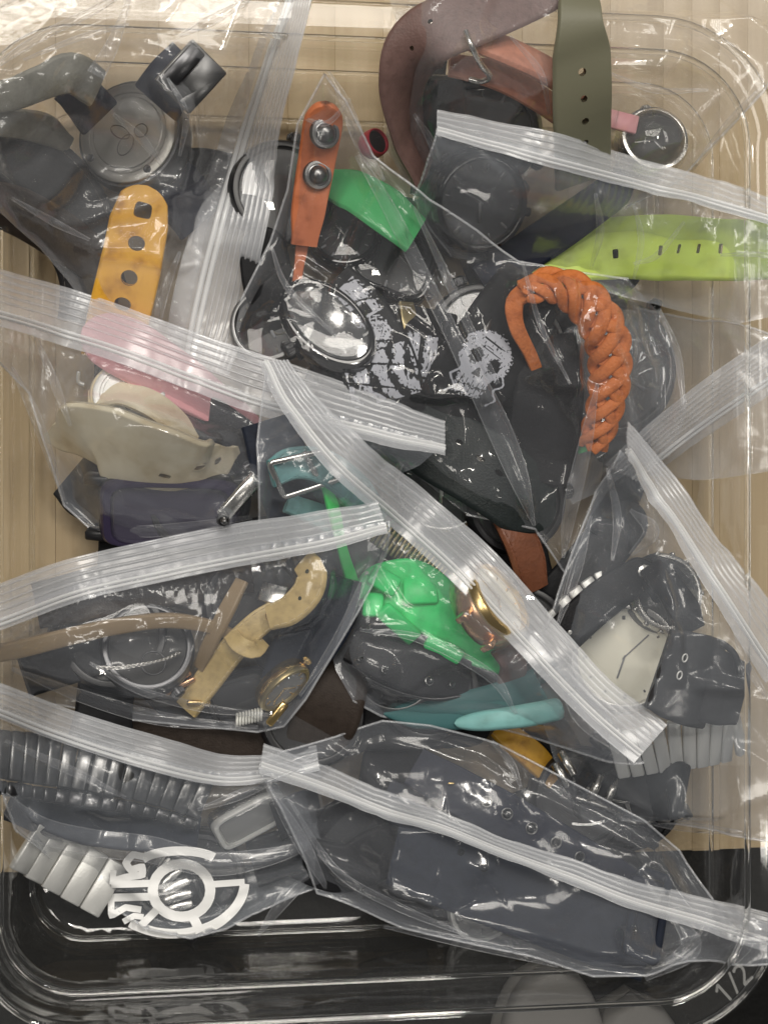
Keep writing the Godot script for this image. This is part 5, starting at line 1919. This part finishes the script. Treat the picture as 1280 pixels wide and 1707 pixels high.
func green_bag() -> void:
	settle()
	var before := both()
	var t := thing("watch_strap", "teal leather strap with a rectangular steel buckle", "watch strap", over(520, 800, 0))
	strap(t, [[452, 790, 8], [490, 772, 9], [540, 778, 8], [590, 815, 5], [630, 870, 2]], [44, 54, 58, 58, 50], 2.4, M.teal_leather, {"roll": [-30, 0, 10, 14, 10], "stitch": M.teal_leather})
	strap(t, [[480, 830, 4], [530, 850, 4], [575, 880, 2]], [50, 56, 50], 2.4, M.teal_leather, {"roll": [10, 10, 10]})
	buckle(t, [[449, 772, 11], [474, 829, 12], [566, 799, 12], [541, 752, 10]], 1.0, M.steel, [[507, 754, 12], [534, 806, 13.5]])
	watch_strap("dark grey strap under the teal buckle", [[445, 700, 3], [470, 780, 3], [500, 860, 2], [540, 920, 1]], [90, 100, 100, 90], 2.4, M.slate_rubber, {})
	watch_strap("narrow neon green cord hanging from the teal buckle", [[542, 806, 12], [556, 850, 12], [568, 905, 11], [584, 960, 9], [604, 1002, 7]], [16, 20, 17, 20, 20], 2.2, M.neon_green, {"roll": [0, 20, 0, 10, 0]})
	links(thing("expansion_bracelet", "gold tone mesh bracelet end under the diagonal zip", "bracelet", over(650, 900, 0)), [[625, 885, 5], [660, 908, 7], [700, 935, 8], [735, 965, 7]], [40, 44, 44, 40], 2.0, 18, M.old_brass, {"fill": 0.8})
	var c := watch("black chronograph with steel pushers below the green strap", 660, 1112, 1, 12, 160, 25, 76, {"case": M.steel_dark, "bezel": M.gunmetal, "dial": M.dial_black, "marks": M.black_plastic, "subdials": [[0.32, 0.05, 0.2], [-0.3, -0.1, 0.2]], "th": 0.42, "crown": 200.0, "pushers": [165, 235], "glass": false})
	strap(c, [[600, 1045, 6], [590, 1010, 6], [600, 975, 4]], [74, 70, 60], 2.4, M.black_leather, {"roll": [10, 10, 0]})
	watch_strap("black leather strap lying over the chronograph with steel pushers", [[585, 1075, 9], [640, 1100, 13], [710, 1122, 13], [780, 1128, 8]], [56, 72, 76, 60], 2.6, M.black_leather, {"roll": [14, 10, 4, 0], "bulge": 0.2})
	for q in [[640, 1118, 17, 6], [714, 1136, 17, 8], [752, 1142, 15, 5], [690, 1090, 14, 5], [600, 1100, 13, 5]]:
		snap(c, q[0], q[1], q[2], q[3], 20, 300)
	wire(c, [[590, 1060, 12], [640, 1075, 15], [700, 1100, 15], [740, 1150, 12]], 0.9, M.gunmetal, "case_rim")
	wire(c, [[610, 1130, 10], [660, 1152, 13], [720, 1165, 13], [770, 1160, 11]], 0.8, M.steel_dark, "case_rim")
	var g := watch("gold watch seen from its side under the diagonal zip", 814, 1010, 17, 56, 322, 60, 72, {"case": M.rose_gold, "bezel": M.gold, "dial": M.dial_cream, "marks": M.gold, "hands": M.gold, "th": 0.42, "crown": 158.0, "crown_mat": M.gold, "lugs": [80, 260], "glass": false})
	strap(g, [[835, 1075, 11], [855, 1105, 9], [850, 1140, 5]], [44, 46, 44], 2.2, M.mauve_leather, {})
	var n := watch_strap("bright green rubber strap bent over in the middle of the heap", [[602, 1002, 8], [640, 985, 13], [685, 985, 15], [730, 1015, 14], [780, 1062, 10], [845, 1095, 5]], [60, 92, 104, 96, 80, 64], 3.0, M.green_rubber, {"roll": [20, 10, -6, -8, -4, 0], "edge": 0.9})
	for q in [[622.0, 1008.0, 19, 34, 40], [664, 1040, 18, 84, 30], [740, 1082, 13, 66, 26], [640, 968, 19, 50, 34], [700, 985, 20, 56, 44], [606, 978, 15, 22, 40]]:
		slab(n, q[0], q[1], q[2], q[3], q[4], 3.0, fmod(q[0] * 7.0, 50.0), M.green_rubber, "strap_rib", 10.0 + fmod(q[1] * 3.0, 22.0), fmod(q[0] * 5.0, 360.0), 0.7)
	watch_strap("dark teal strap under the aqua strap end", [[640, 1190, 0], [700, 1190, 5], [770, 1184, 8], [840, 1168, 7], [900, 1140, 4]], [30, 50, 62, 66, 56], 2.6, M.dark_teal, {"roll": [10, 8, 4, 0, 0], "edge": 0.8, "bulge": 0.7, "tip0": 14})
	watch_strap("aqua rubber strap end at the bottom edge of the green strap's bag", [[760, 1206, 8], [820, 1200, 14], [880, 1192, 16], [938, 1180, 14]], [26, 34, 38, 37], 2.8, M.aqua_rubber, {"edge": 0.7, "bulge": 0.8, "tip0": 12, "roll": [14, 8, 4, 0], "tip1": 3, "tp": 3.0})
	slab(thing("plastic_tag", "narrow white plastic tag at the edge of the gold strap's bag", "tag", over(608, 985, 0)), 608, 982, 13, 12, 58, 0.8, 14, M.white_plastic, "tag_sheet", 20, 0, 0.2)
	var bg := bag({"label": "zip bag in the middle with the bright green strap, under the long diagonal zip", "before": before, "poly": [[440, 620], [505, 715], [600, 800], [700, 885], [820, 985], [930, 1095], [1055, 1262], [1000, 1262], [915, 1240], [830, 1218], [720, 1216], [640, 1198], [590, 1170], [562, 1120], [548, 1060], [520, 990], [480, 930], [434, 872], [430, 740]],
		"zip": [[456, 602, 5], [500, 672, 6], [590, 772, 6], [690, 856, 6], [792, 948, 6], [900, 1066, 6], [992, 1164, 7], [1084, 1240, 7]], "wide": [52, 68, 80, 84, 86, 82, 80, 84], "seal": 0.56, "ridges": [-0.92, 0.25, 10], "film": M.film, "seed": 8, "folds": 1.0, "dir": 40, "wrinkle": 0.9, "loose": 3, "reach": 0.018,
		"seams": [[0, 18, 17], [6, 7, 8, 9, 10, 11, 12]], "creases": [[[[600, 1060], [700, 1060], [820, 1130], [860, 1190]], 2.0, 4.0], [[[620, 950], [660, 1010], [760, 1060]], 1.6, 4.0], [[[940, 1140], [960, 1200], [1030, 1255]], 2.4, 4.0]]})
	pleats(bg, [[[600, 1050, 4], [700, 1065, 14], [815, 1125, 18], [860, 1190, 4]], [[930, 1110, 4], [965, 1195, 20], [1035, 1256, 5]], [[660, 800, 3], [760, 880, 10], [870, 990, 3]]], M.film_double)


func gold_bag() -> void:
	settle()
	var before := both()
	watch_strap("long bronze band arching across the left bag", [[-50, 1098, 9], [40, 1080, 11], [120, 1060, 13], [200, 1043, 14], [280, 1034, 13], [350, 1044, 10], [400, 1064, 7]], [30, 30, 28, 26, 24, 22, 18], 2.4, M.bronze_strap, {"roll": [-20, -24, -26, -26, -24, -20, -10], "bulge": 0.3}, "", "bracelet")
	var w := watch("silver dark watch inside the left bag below the bronze band", 245, 1085, 4, 22, 280, 15, 80, {"case": M.steel_dark, "bezel": M.steel_dark, "dial": M.dial_smoke, "th": 0.4, "crown": 40.0, "subdials": [[0.2, 0.3, 0.25]], "glass": false})
	strap(w, [[170, 1085, 4], [110, 1100, 4], [40, 1125, 2]], [80, 86, 80], 2.4, M.grey_rubber, {})
	var chain := thing("necklace_chain", "thin silver chain lying over the dark watch in the left bag", "chain", over(230, 1110, 0))
	var line := spline([over(165, 1113, 17), over(200, 1113, 18), over(240, 1107, 19), over(275, 1099, 18), over(303, 1086, 16)], 0.0004)
	var tor := TorusMesh.new()
	tor.inner_radius = 0.0003
	tor.outer_radius = 0.00075
	tor.rings = 12
	tor.ring_segments = 6
	tor.material = M.steel
	var step := maxi(1, int(line.size() / 34.0))
	for k in range(0, line.size() - 1, step):
		var d := (line[k + 1] - line[k]).normalized()
		var up := Vector3.UP if (k / step) % 2 == 0 else d.cross(Vector3.UP).normalized()
		up = (up - d * up.dot(d)).normalized()
		inst(tor, "chain_link", chain, Transform3D(Basis(d, up, d.cross(up)) * Basis.from_scale(Vector3(1.3, 1, 1)), line[k]))
	var s := thing("watch_strap", "straw coloured leather strap with a gold buckle and keeper loop", "watch strap", over(400, 1060, 0))
	strap(s, [[312, 1182, 4], [350, 1130, 9], [388, 1082, 13], [428, 1042, 15], [462, 1018, 14]], [40, 46, 46, 44, 40], 2.6, M.straw_leather, {"stitch": M.thread_straw, "bulge": 0.3, "edge": 0.93, "roll": [20, 16, 10, 6, 0]})
	strap(s, [[450, 1030, 18], [484, 1016, 20], [512, 988, 20], [520, 958, 18], [508, 936, 14]], [40, 46, 46, 46, 40], 2.4, M.straw_leather, {"stitch": M.thread_straw, "holes": [[516, 954, 0.8, 0.8], [507, 996, 0.7, 0.7]], "bulge": 0.4, "roll": [20, 30, 34, 36, 30], "name": "buckle_strap"})
	strap(s, [[386, 1058, 15], [398, 1074, 19], [424, 1084, 19], [438, 1070, 14]], [28, 30, 30, 26], 1.8, M.straw_leather, {"name": "keeper"})
	buckle(s, [[445, 1020, 19], [447, 1034, 20], [497, 1032, 20], [498, 1022, 19]], 0.75, M.gold)
	slab(s, 455, 990, 12, 44, 34, 1.4, 20, M.steel, "clasp_tongue", 30, 240)
	watch_strap("narrow brown gilt strap beside the straw leather strap", [[333, 1112, 9], [352, 1070, 13], [378, 1018, 15], [404, 968, 12]], [18, 22, 24, 20], 2.2, M.bronze_strap, {"roll": [30, 34, 34, 30]}, "", "watch strap")
	for q in [["small rose gold watch case end left of the straw strap", 290, 1132, 60, 14, -24, M.rose_gold], ["thin rose gold bar beside the case end", 300, 1144, 56, 10, -28, M.rose_gold], ["gilt clasp piece at the corner of the left bag", 462, 1190, 14, 46, 38, M.gold], ["small gold plate at the foot of the straw strap", 332, 1172, 40, 10, 4, M.gold]]:
		slab(thing("watch_clasp", q[0], "clasp", over(q[1], q[2], 0)), q[1], q[2], 12, q[3], q[4], 1.6, q[5], q[6], "clasp_plate", 14, 60, 0.5)
	watch("small oval gold watch at the right corner of the left bag", 470, 1140, 8, 40, 60, -52, 52, {"case": M.gold, "bezel": M.old_brass, "dial": M.dial_pale, "marks": M.gold, "hands": M.gold, "th": 0.36, "squash": 0.55, "crown": 0.0})
	watch("dark square watch in the left bag beside the oval gold one", 400, 1160, 5, 20, 100, -20, 54, {"case": M.black_plastic, "bezel": M.gunmetal, "dial": M.dial_black, "th": 0.36, "squash": 0.8, "power": 5.0, "lugs": [0, 180]})
	var sp := thing("spring_coil", "pale coiled spring piece at the foot of the left bag", "spring", over(415, 1196, 0))
	for k in 9:
		var mb := MB.new()
		var ring := PackedVector3Array()
		var c := over(395.0 + k * 5.0, 1200.0 - k * 1.2, 10)
		for i in 14:
			ring.append(c + Vector3(0.0002 * i / 14.0, cos(TAU * i / 14) * 0.002, sin(TAU * i / 14) * 0.002))
		mb.tube(ring, 0.00045, 6, true)
		part(mb, "coil", M.white_plastic, sp)
	watch_strap("dark strap under the zip at the top of the left bag", [[60, 1010, 2], [180, 985, 3], [300, 965, 3], [420, 950, 2]], [80, 90, 90, 80], 2.4, M.dark_brown_leather, {})
	watch_strap("blackish strap beside the gold strap in the left bag", [[560, 960, 3], [540, 1030, 5], [500, 1090, 4], [470, 1150, 2]], [90, 100, 100, 80], 2.4, M.slate_rubber, {})
	var bg := bag({"label": "zip bag at the left with the straw leather strap, its zip rising to the middle", "before": before, "poly": [[-60, 1020], [0, 1010], [160, 960], [330, 925], [500, 895], [642, 868], [640, 920], [622, 975], [598, 1022], [558, 1092], [512, 1168], [475, 1214], [430, 1224], [330, 1214], [200, 1200], [80, 1180], [0, 1160], [-60, 1150]],
		"zip": [[-60, 1030, 5], [0, 1012, 4], [120, 968, 4], [240, 940, 4], [380, 911, 4], [520, 888, 5], [638, 862, 6]], "wide": [76, 76, 74, 73, 72, 66, 54], "seal": 0.66, "ridges": [-0.92, 0.4, 8], "film": M.film, "seed": 9, "folds": 0.45, "dir": -20, "wrinkle": 1.0, "loose": 3, "reach": 0.016,
		"seams": [[5, 6, 7, 8, 9, 10, 11, 12, 13, 14, 15, 16]], "creases": [[[[180, 1110], [240, 1150], [340, 1180], [450, 1190]], 2.0, 3.5], [[[60, 1120], [150, 1160], [260, 1195], [400, 1205]], 2.0, 4.0], [[[360, 1010], [330, 1090], [300, 1150]], 1.4, 3.0]]})
	pleats(bg, [[[150, 1105, 4], [230, 1150, 12], [340, 1180, 14], [450, 1192, 4]], [[20, 1115, 5], [150, 1165, 22], [280, 1200, 22], [430, 1212, 5]], [[620, 930, 4], [570, 1050, 14], [500, 1160, 4]]], M.film_double)


func printed_bag() -> void:
	settle()
	var before := both()
	links(thing("expansion_bracelet", "shiny black and steel expansion bracelet across the lower left bag", "bracelet", over(150, 1290, 0)), [[-60, 1262, 4], [20, 1272, 7], [100, 1282, 9], [180, 1296, 9], [260, 1316, 7], [340, 1345, 4]], [92, 104, 110, 108, 96, 80], 3.0, 17, M.gunmetal, {"rows": [[-1.0, 0.55], [0.58, 1.0, M.steel_dark]], "roll": [20, 20, 18, 14, 10, 6], "fill": 0.92})
	var s := thing("link_bracelet", "broad steel link bracelet end at the lower left corner of the heap", "bracelet", over(120, 1450, 0))
	links(s, [[40, 1408, 3], [80, 1428, 5], [130, 1455, 6], [190, 1488, 4]], [84, 92, 98, 96], 2.6, 5, M.steel_dull, {"roll": [14, 12, 10, 8], "fill": 0.95})
	var w := watch("black watch under the white print at the lower left", 322, 1462, 4, 10, 20, 20, 86, {"case": M.black_plastic, "bezel": M.steel_dark, "dial": M.dial_black, "marks": M.steel_dark, "hands": M.gunmetal, "th": 0.36, "lugs": [90, 270], "crown": 0.0})
	strap(w, [[420, 1440, 4], [480, 1420, 3], [530, 1400, 1]], [84, 80, 70], 2.6, M.black_rubber, {})
	links(w, [[250, 1440, 9], [285, 1470, 11], [300, 1520, 9]], [60, 60, 52], 2.2, 6, M.steel, {"fill": 0.85})
	var c := watch("steel square watch at the right of the lower left bag", 415, 1358, 7, 26, 60, -26, 66, {"case": M.steel, "bezel": M.steel_dull, "dial": M.dial_pale, "th": 0.34, "squash": 0.5, "power": 6.0})
	strap(c, [[460, 1370, 8], [500, 1352, 6], [530, 1338, 3]], [70, 66, 56], 2.2, M.grey_rubber, {"roll": [-20, -20, -10]})
	var r := thing("split_ring", "small steel coil of rings beside the white print", "ring", over(225, 1390, 0))
	for k in 4:
		var mb := MB.new()
		var ring := PackedVector3Array()
		var ctr := over(212.0 + k * 11.0, 1388.0 + k * 2.0, 12)
		for i in 24:
			ring.append(ctr + Vector3(cos(TAU * i / 24) * 0.0046, sin(TAU * i / 24) * 0.0016 + cos(TAU * i / 24) * 0.0006, sin(TAU * i / 24) * 0.0034))
		mb.tube(ring, 0.0006, 7, true)
		part(mb, "ring_turn", M.steel, r)
	wire(r, [[80, 1370, 9], [95, 1362, 10], [118, 1366, 10], [105, 1380, 9]], 0.6, M.steel, "wire_hook")
	watch_strap("slate strap along the left under the folded film of the printed bag", [[20, 1335, 4], [110, 1365, 7], [220, 1380, 8], [330, 1392, 5]], [66, 74, 76, 64], 2.6, M.slate_rubber, {"roll": [14, 10, 8, 4]})
	var bg := bag({"label": "zip bag at the lower left with a white round print on its film", "before": before, "poly": [[-60, 1165], [0, 1172], [90, 1208], [180, 1238], [280, 1266], [370, 1288], [450, 1284], [530, 1268], [545, 1380], [540, 1478], [452, 1514], [382, 1562], [318, 1582], [240, 1560], [185, 1520], [100, 1460], [55, 1424], [20, 1398], [0, 1330], [-60, 1250]],
		"zip": [[-60, 1150, 4], [0, 1168, 4], [90, 1203, 4], [180, 1233, 4], [280, 1262, 4], [370, 1283, 3], [450, 1280, 3], [530, 1262, 2]], "wide": [52, 54, 56, 58, 56, 48, 40, 36], "seal": 0.66, "ridges": [-0.9, 0.4, 8], "film": M.film_hazy, "seed": 10, "folds": 0.6, "dir": 20, "wrinkle": 1.0, "loose": 3, "reach": 0.012,
		"seams": [[9, 10, 11, 12, 13, 14, 15, 16, 17, 18]], "creases": [[[[0, 1330], [70, 1385], [150, 1408], [250, 1418], [350, 1445], [430, 1440], [530, 1410]], 4.5, 5.0], [[[430, 1560], [470, 1500], [540, 1440]], 2.0, 4.0], [[[380, 1545], [400, 1520], [440, 1500]], 1.8, 3.0], [[[20, 1240], [120, 1290], [200, 1330]], 1.6, 4.0], [[[330, 1350], [400, 1330], [480, 1290]], 2.0, 4.0], [[[120, 1460], [220, 1490], [300, 1560]], 1.4, 3.0]]})
	pleats(bg, [[[-20, 1310, 20], [60, 1378, 40], [150, 1404, 44], [250, 1416, 44], [350, 1440, 40], [440, 1430, 30], [530, 1405, 8]], [[430, 1560, 4], [475, 1500, 20], [540, 1440, 6]], [[10, 1235, 4], [120, 1285, 14], [210, 1330, 4]], [[330, 1350, 4], [400, 1325, 16], [490, 1285, 4]]], M.film_double)
	var arc := func(cx, cy, rx, ry, a0, a1):
		var out := []
		for k in 25:
			var a := deg_to_rad(lerpf(a0, a1, k / 24.0))
			out.append([cx + cos(a) * rx, cy + sin(a) * ry])
		return out
	print_on_film(bg, [
		[arc.call(303, 1484, 48, 44, 0, 360), 17.0], [arc.call(290, 1470, 118, 86, 2, 128), 16.0],
		[[[352, 1474], [408, 1470]], 11.0], [[[322, 1528], [334, 1552]], 16.0], [[[262, 1516], [236, 1542]], 13.0],
		[arc.call(300, 1440, 66, 22, 200, 330), 15.0],
		[[[240, 1428], [222, 1424], [210, 1438], [218, 1450], [238, 1444], [238, 1458], [210, 1462], [190, 1468]], 12.0], [[[186, 1474], [250, 1472]], 12.0], [[[190, 1450], [188, 1474]], 10.0],
		[[[184, 1496], [250, 1494]], 13.0], [[[186, 1496], [186, 1526], [210, 1512], [236, 1516]], 11.0], [[[206, 1536], [224, 1526], [240, 1528]], 10.0]], M.print_white, "white_print")


func slate_bag() -> void:
	settle()
	var before := both()
	watch("big black watch at the left end of the lowest bag", 585, 1405, -4, 10, 150, 30, 76, {"case": M.black_plastic, "bezel": M.black_plastic, "dial": M.dial_black, "marks": M.steel_dark, "hands": M.gunmetal, "th": 0.32, "lugs": [20, 200]})
	var g := watch("watch with a pale crystal glass below the broad slate strap", 800, 1508, -2, 10, 60, 0, 60, {"case": M.gunmetal, "bezel": M.steel_dull, "dial": M.dial_pale, "marks": M.gunmetal, "hands": M.gunmetal, "th": 0.34, "lugs": [0, 180], "dome": 0.2})
	strap(g, [[720, 1520, 3], [660, 1500, 3], [610, 1480, 2]], [70, 74, 70], 2.4, M.grey_rubber, {})
	watch_strap("slate rubber strap with a row of round holes above the lowest zip", [[690, 1278, 6], [760, 1318, 10], [840, 1362, 13], [930, 1415, 13], [1010, 1462, 10], [1070, 1500, 6]], [66, 76, 80, 80, 76, 64], 2.8, M.navy_rubber, {"edge": 0.93, "tip1": 8, "roll": [10, 8, 6, 6, 4, 0], "eyelet": M.gunmetal, "holes": [[808, 1335, 1.5, 1.5], [845, 1357, 1.6, 1.6], [884, 1380, 1.7, 1.7], [923, 1403, 1.6, 1.6], [961, 1426, 1.5, 1.5]]})
	watch_strap("second slate strap just below the one with the row of holes", [[640, 1330, 4], [730, 1370, 7], [820, 1418, 9], [920, 1475, 9], [1010, 1520, 6]], [64, 72, 74, 72, 64], 2.8, M.slate_rubber, {"edge": 0.93, "roll": [10, 8, 6, 4, 0], "holes": [[818, 1385, 1.3, 1.3], [863, 1412, 1.2, 1.2]]})
	var b := watch_strap("broad slate blue strap running to a square frame at the bottom right", [[655, 1425, 13], [700, 1438, 15], [760, 1458, 16], [860, 1495, 16], [980, 1540, 14], [1085, 1582, 9]], [100, 114, 120, 124, 120, 108], 3.0, M.slate_rubber, {"edge": 0.94, "roll": [-6, -4, 0, 0, 4, 4], "holes": [[764, 1418, 1.2, 1.2], [803, 1443, 1.6, 1.6]]})
	for q in [[[1042, 1584, 14], [1092, 1604, 13], [1114, 1466, 15], [1068, 1450, 15]]]:
		buckle(b, q, 1.5, M.slate_rubber)
	for q in [[1053, 1548, 16.5, 7], [803, 1443, 20.0, 6], [884, 1380, 17.0, 5], [863, 1412, 17.0, 5], [845, 1357, 17.0, 4]]:
		snap(b, q[0], q[1], q[2], q[3], 6, 0)
	slab(b, 1062, 1520, 12.5, 56, 110, 2.6, 18, M.navy_rubber, "end_plate", 6, 20, 0.8)
	var wr := thing("foil_wrapper", "crumpled pale pink wrapper scrap above the lowest zip", "wrapper", over(750, 1350, 0))
	for q in [[742, 1348, 74, 46, 24.0, 8.0], [1010, 1450, 120, 60, 34.0, 5.0]]:
		var mb := MB.new()
		var k := rpx(q[0], q[1], 1.0)
		for j in 13:
			for i in 17:
				var x: float = (i / 16.0 - 0.5) * q[2] * k
				var z: float = (j / 12.0 - 0.5) * q[3] * k
				var p := over(q[0], q[1], q[5]) + Vector3(x, 0, z).rotated(Vector3.UP, -deg_to_rad(q[4]))
				p.y += 0.004 * noise_c.get_noise_2d(p.x * 2600.0, p.z * 2600.0)
				mb.add(p)
		for j in 12:
			for i in 16:
				var a := j * 17 + i
				mb.idx.append_array([a, a + 1, a + 17, a + 1, a + 18, a + 17])
		part(mb, "foil_sheet", M.wrapper if q[0] < 900 else M.film_hazy, wr)
	slab(wr, 752, 1306, 14, 12, 5, 0.8, 0, M.gold, "gold_fleck")
	var bg := bag({"label": "zip bag at the bottom with the slate straps, its zip reaching the lower right corner", "before": before, "poly": [[432, 1284], [470, 1255], [560, 1230], [640, 1204], [720, 1212], [830, 1242], [885, 1270], [965, 1312], [1080, 1372], [1150, 1430], [1205, 1512], [1320, 1545], [1320, 1590], [1200, 1612], [1090, 1640], [1000, 1640], [900, 1612], [800, 1592], [680, 1562], [600, 1522], [530, 1492], [508, 1430], [468, 1345]],
		"zip": [[436, 1264, 4], [540, 1300, 5], [640, 1341, 4], [740, 1373, 4], [840, 1414, 4], [950, 1452, 4], [1050, 1490, 4], [1160, 1520, 4], [1320, 1566, 4]], "wide": [44, 42, 38, 30, 28, 34, 38, 44, 60], "seal": 0.45, "ridges": [-0.92, 0.2, 6], "film": M.film, "seed": 11, "folds": 0.7, "dir": 25, "wrinkle": 1.0, "loose": 3, "loose_zip": true, "merge": 0.009,
		"seams": [[0, 1, 2, 3, 4, 5, 6, 7, 8, 9, 10], [0, 22, 21, 20, 19, 18, 17, 16, 15, 14, 13, 12]], "creases": [[[[440, 1300], [500, 1400], [540, 1480]], 2.0, 4.0], [[[470, 1320], [540, 1440], [640, 1500], [760, 1560]], 1.8, 4.0], [[[820, 1240], [850, 1270], [870, 1310]], 2.4, 3.5], [[[900, 1320], [990, 1380], [1130, 1440]], 1.6, 4.0], [[[1130, 1520], [1150, 1580], [1080, 1630]], 2.0, 5.0], [[[620, 1540], [760, 1570], [900, 1600]], 1.4, 4.0]]})
	pleats(bg, [[[440, 1300, 5], [500, 1400, 24], [545, 1482, 6]], [[480, 1330, 3], [560, 1450, 12], [660, 1510, 14], [780, 1560, 4]], [[820, 1236, 4], [850, 1270, 12], [868, 1312, 4]], [[1120, 1525, 6], [1150, 1580, 34], [1075, 1632, 8]], [[640, 1545, 4], [780, 1572, 18], [930, 1610, 5]]], M.film_double)


func _ready() -> void:
	solid.resize(NX * NZ)
	films.resize(NX * NZ)
	rest.resize(NX * NZ)
	rng.seed = 7
	noise_a.noise_type = FastNoiseLite.TYPE_SIMPLEX_SMOOTH
	noise_a.frequency = 0.035
	noise_a.fractal_octaves = 2
	noise_a.seed = 3
	noise_b.noise_type = FastNoiseLite.TYPE_SIMPLEX_SMOOTH
	noise_b.frequency = 0.03
	noise_b.fractal_type = FastNoiseLite.FRACTAL_NONE
	noise_b.seed = 8
	noise_c.noise_type = FastNoiseLite.TYPE_CELLULAR
	noise_c.frequency = 0.045
	noise_c.cellular_return_type = FastNoiseLite.RETURN_DISTANCE2_SUB
	noise_c.fractal_type = FastNoiseLite.FRACTAL_NONE
	noise_c.seed = 5
	set_up()
	materials()
	setting()
	food_pan()
	shoes()
	buried()
	dark_gap()
	low_right_bag()
	upper_right_bag()
	lime_bag()
	tall_left_bag()
	middle_bag()
	right_bag()
	cream_bag()
	green_bag()
	gold_bag()
	printed_bag()
	slate_bag()
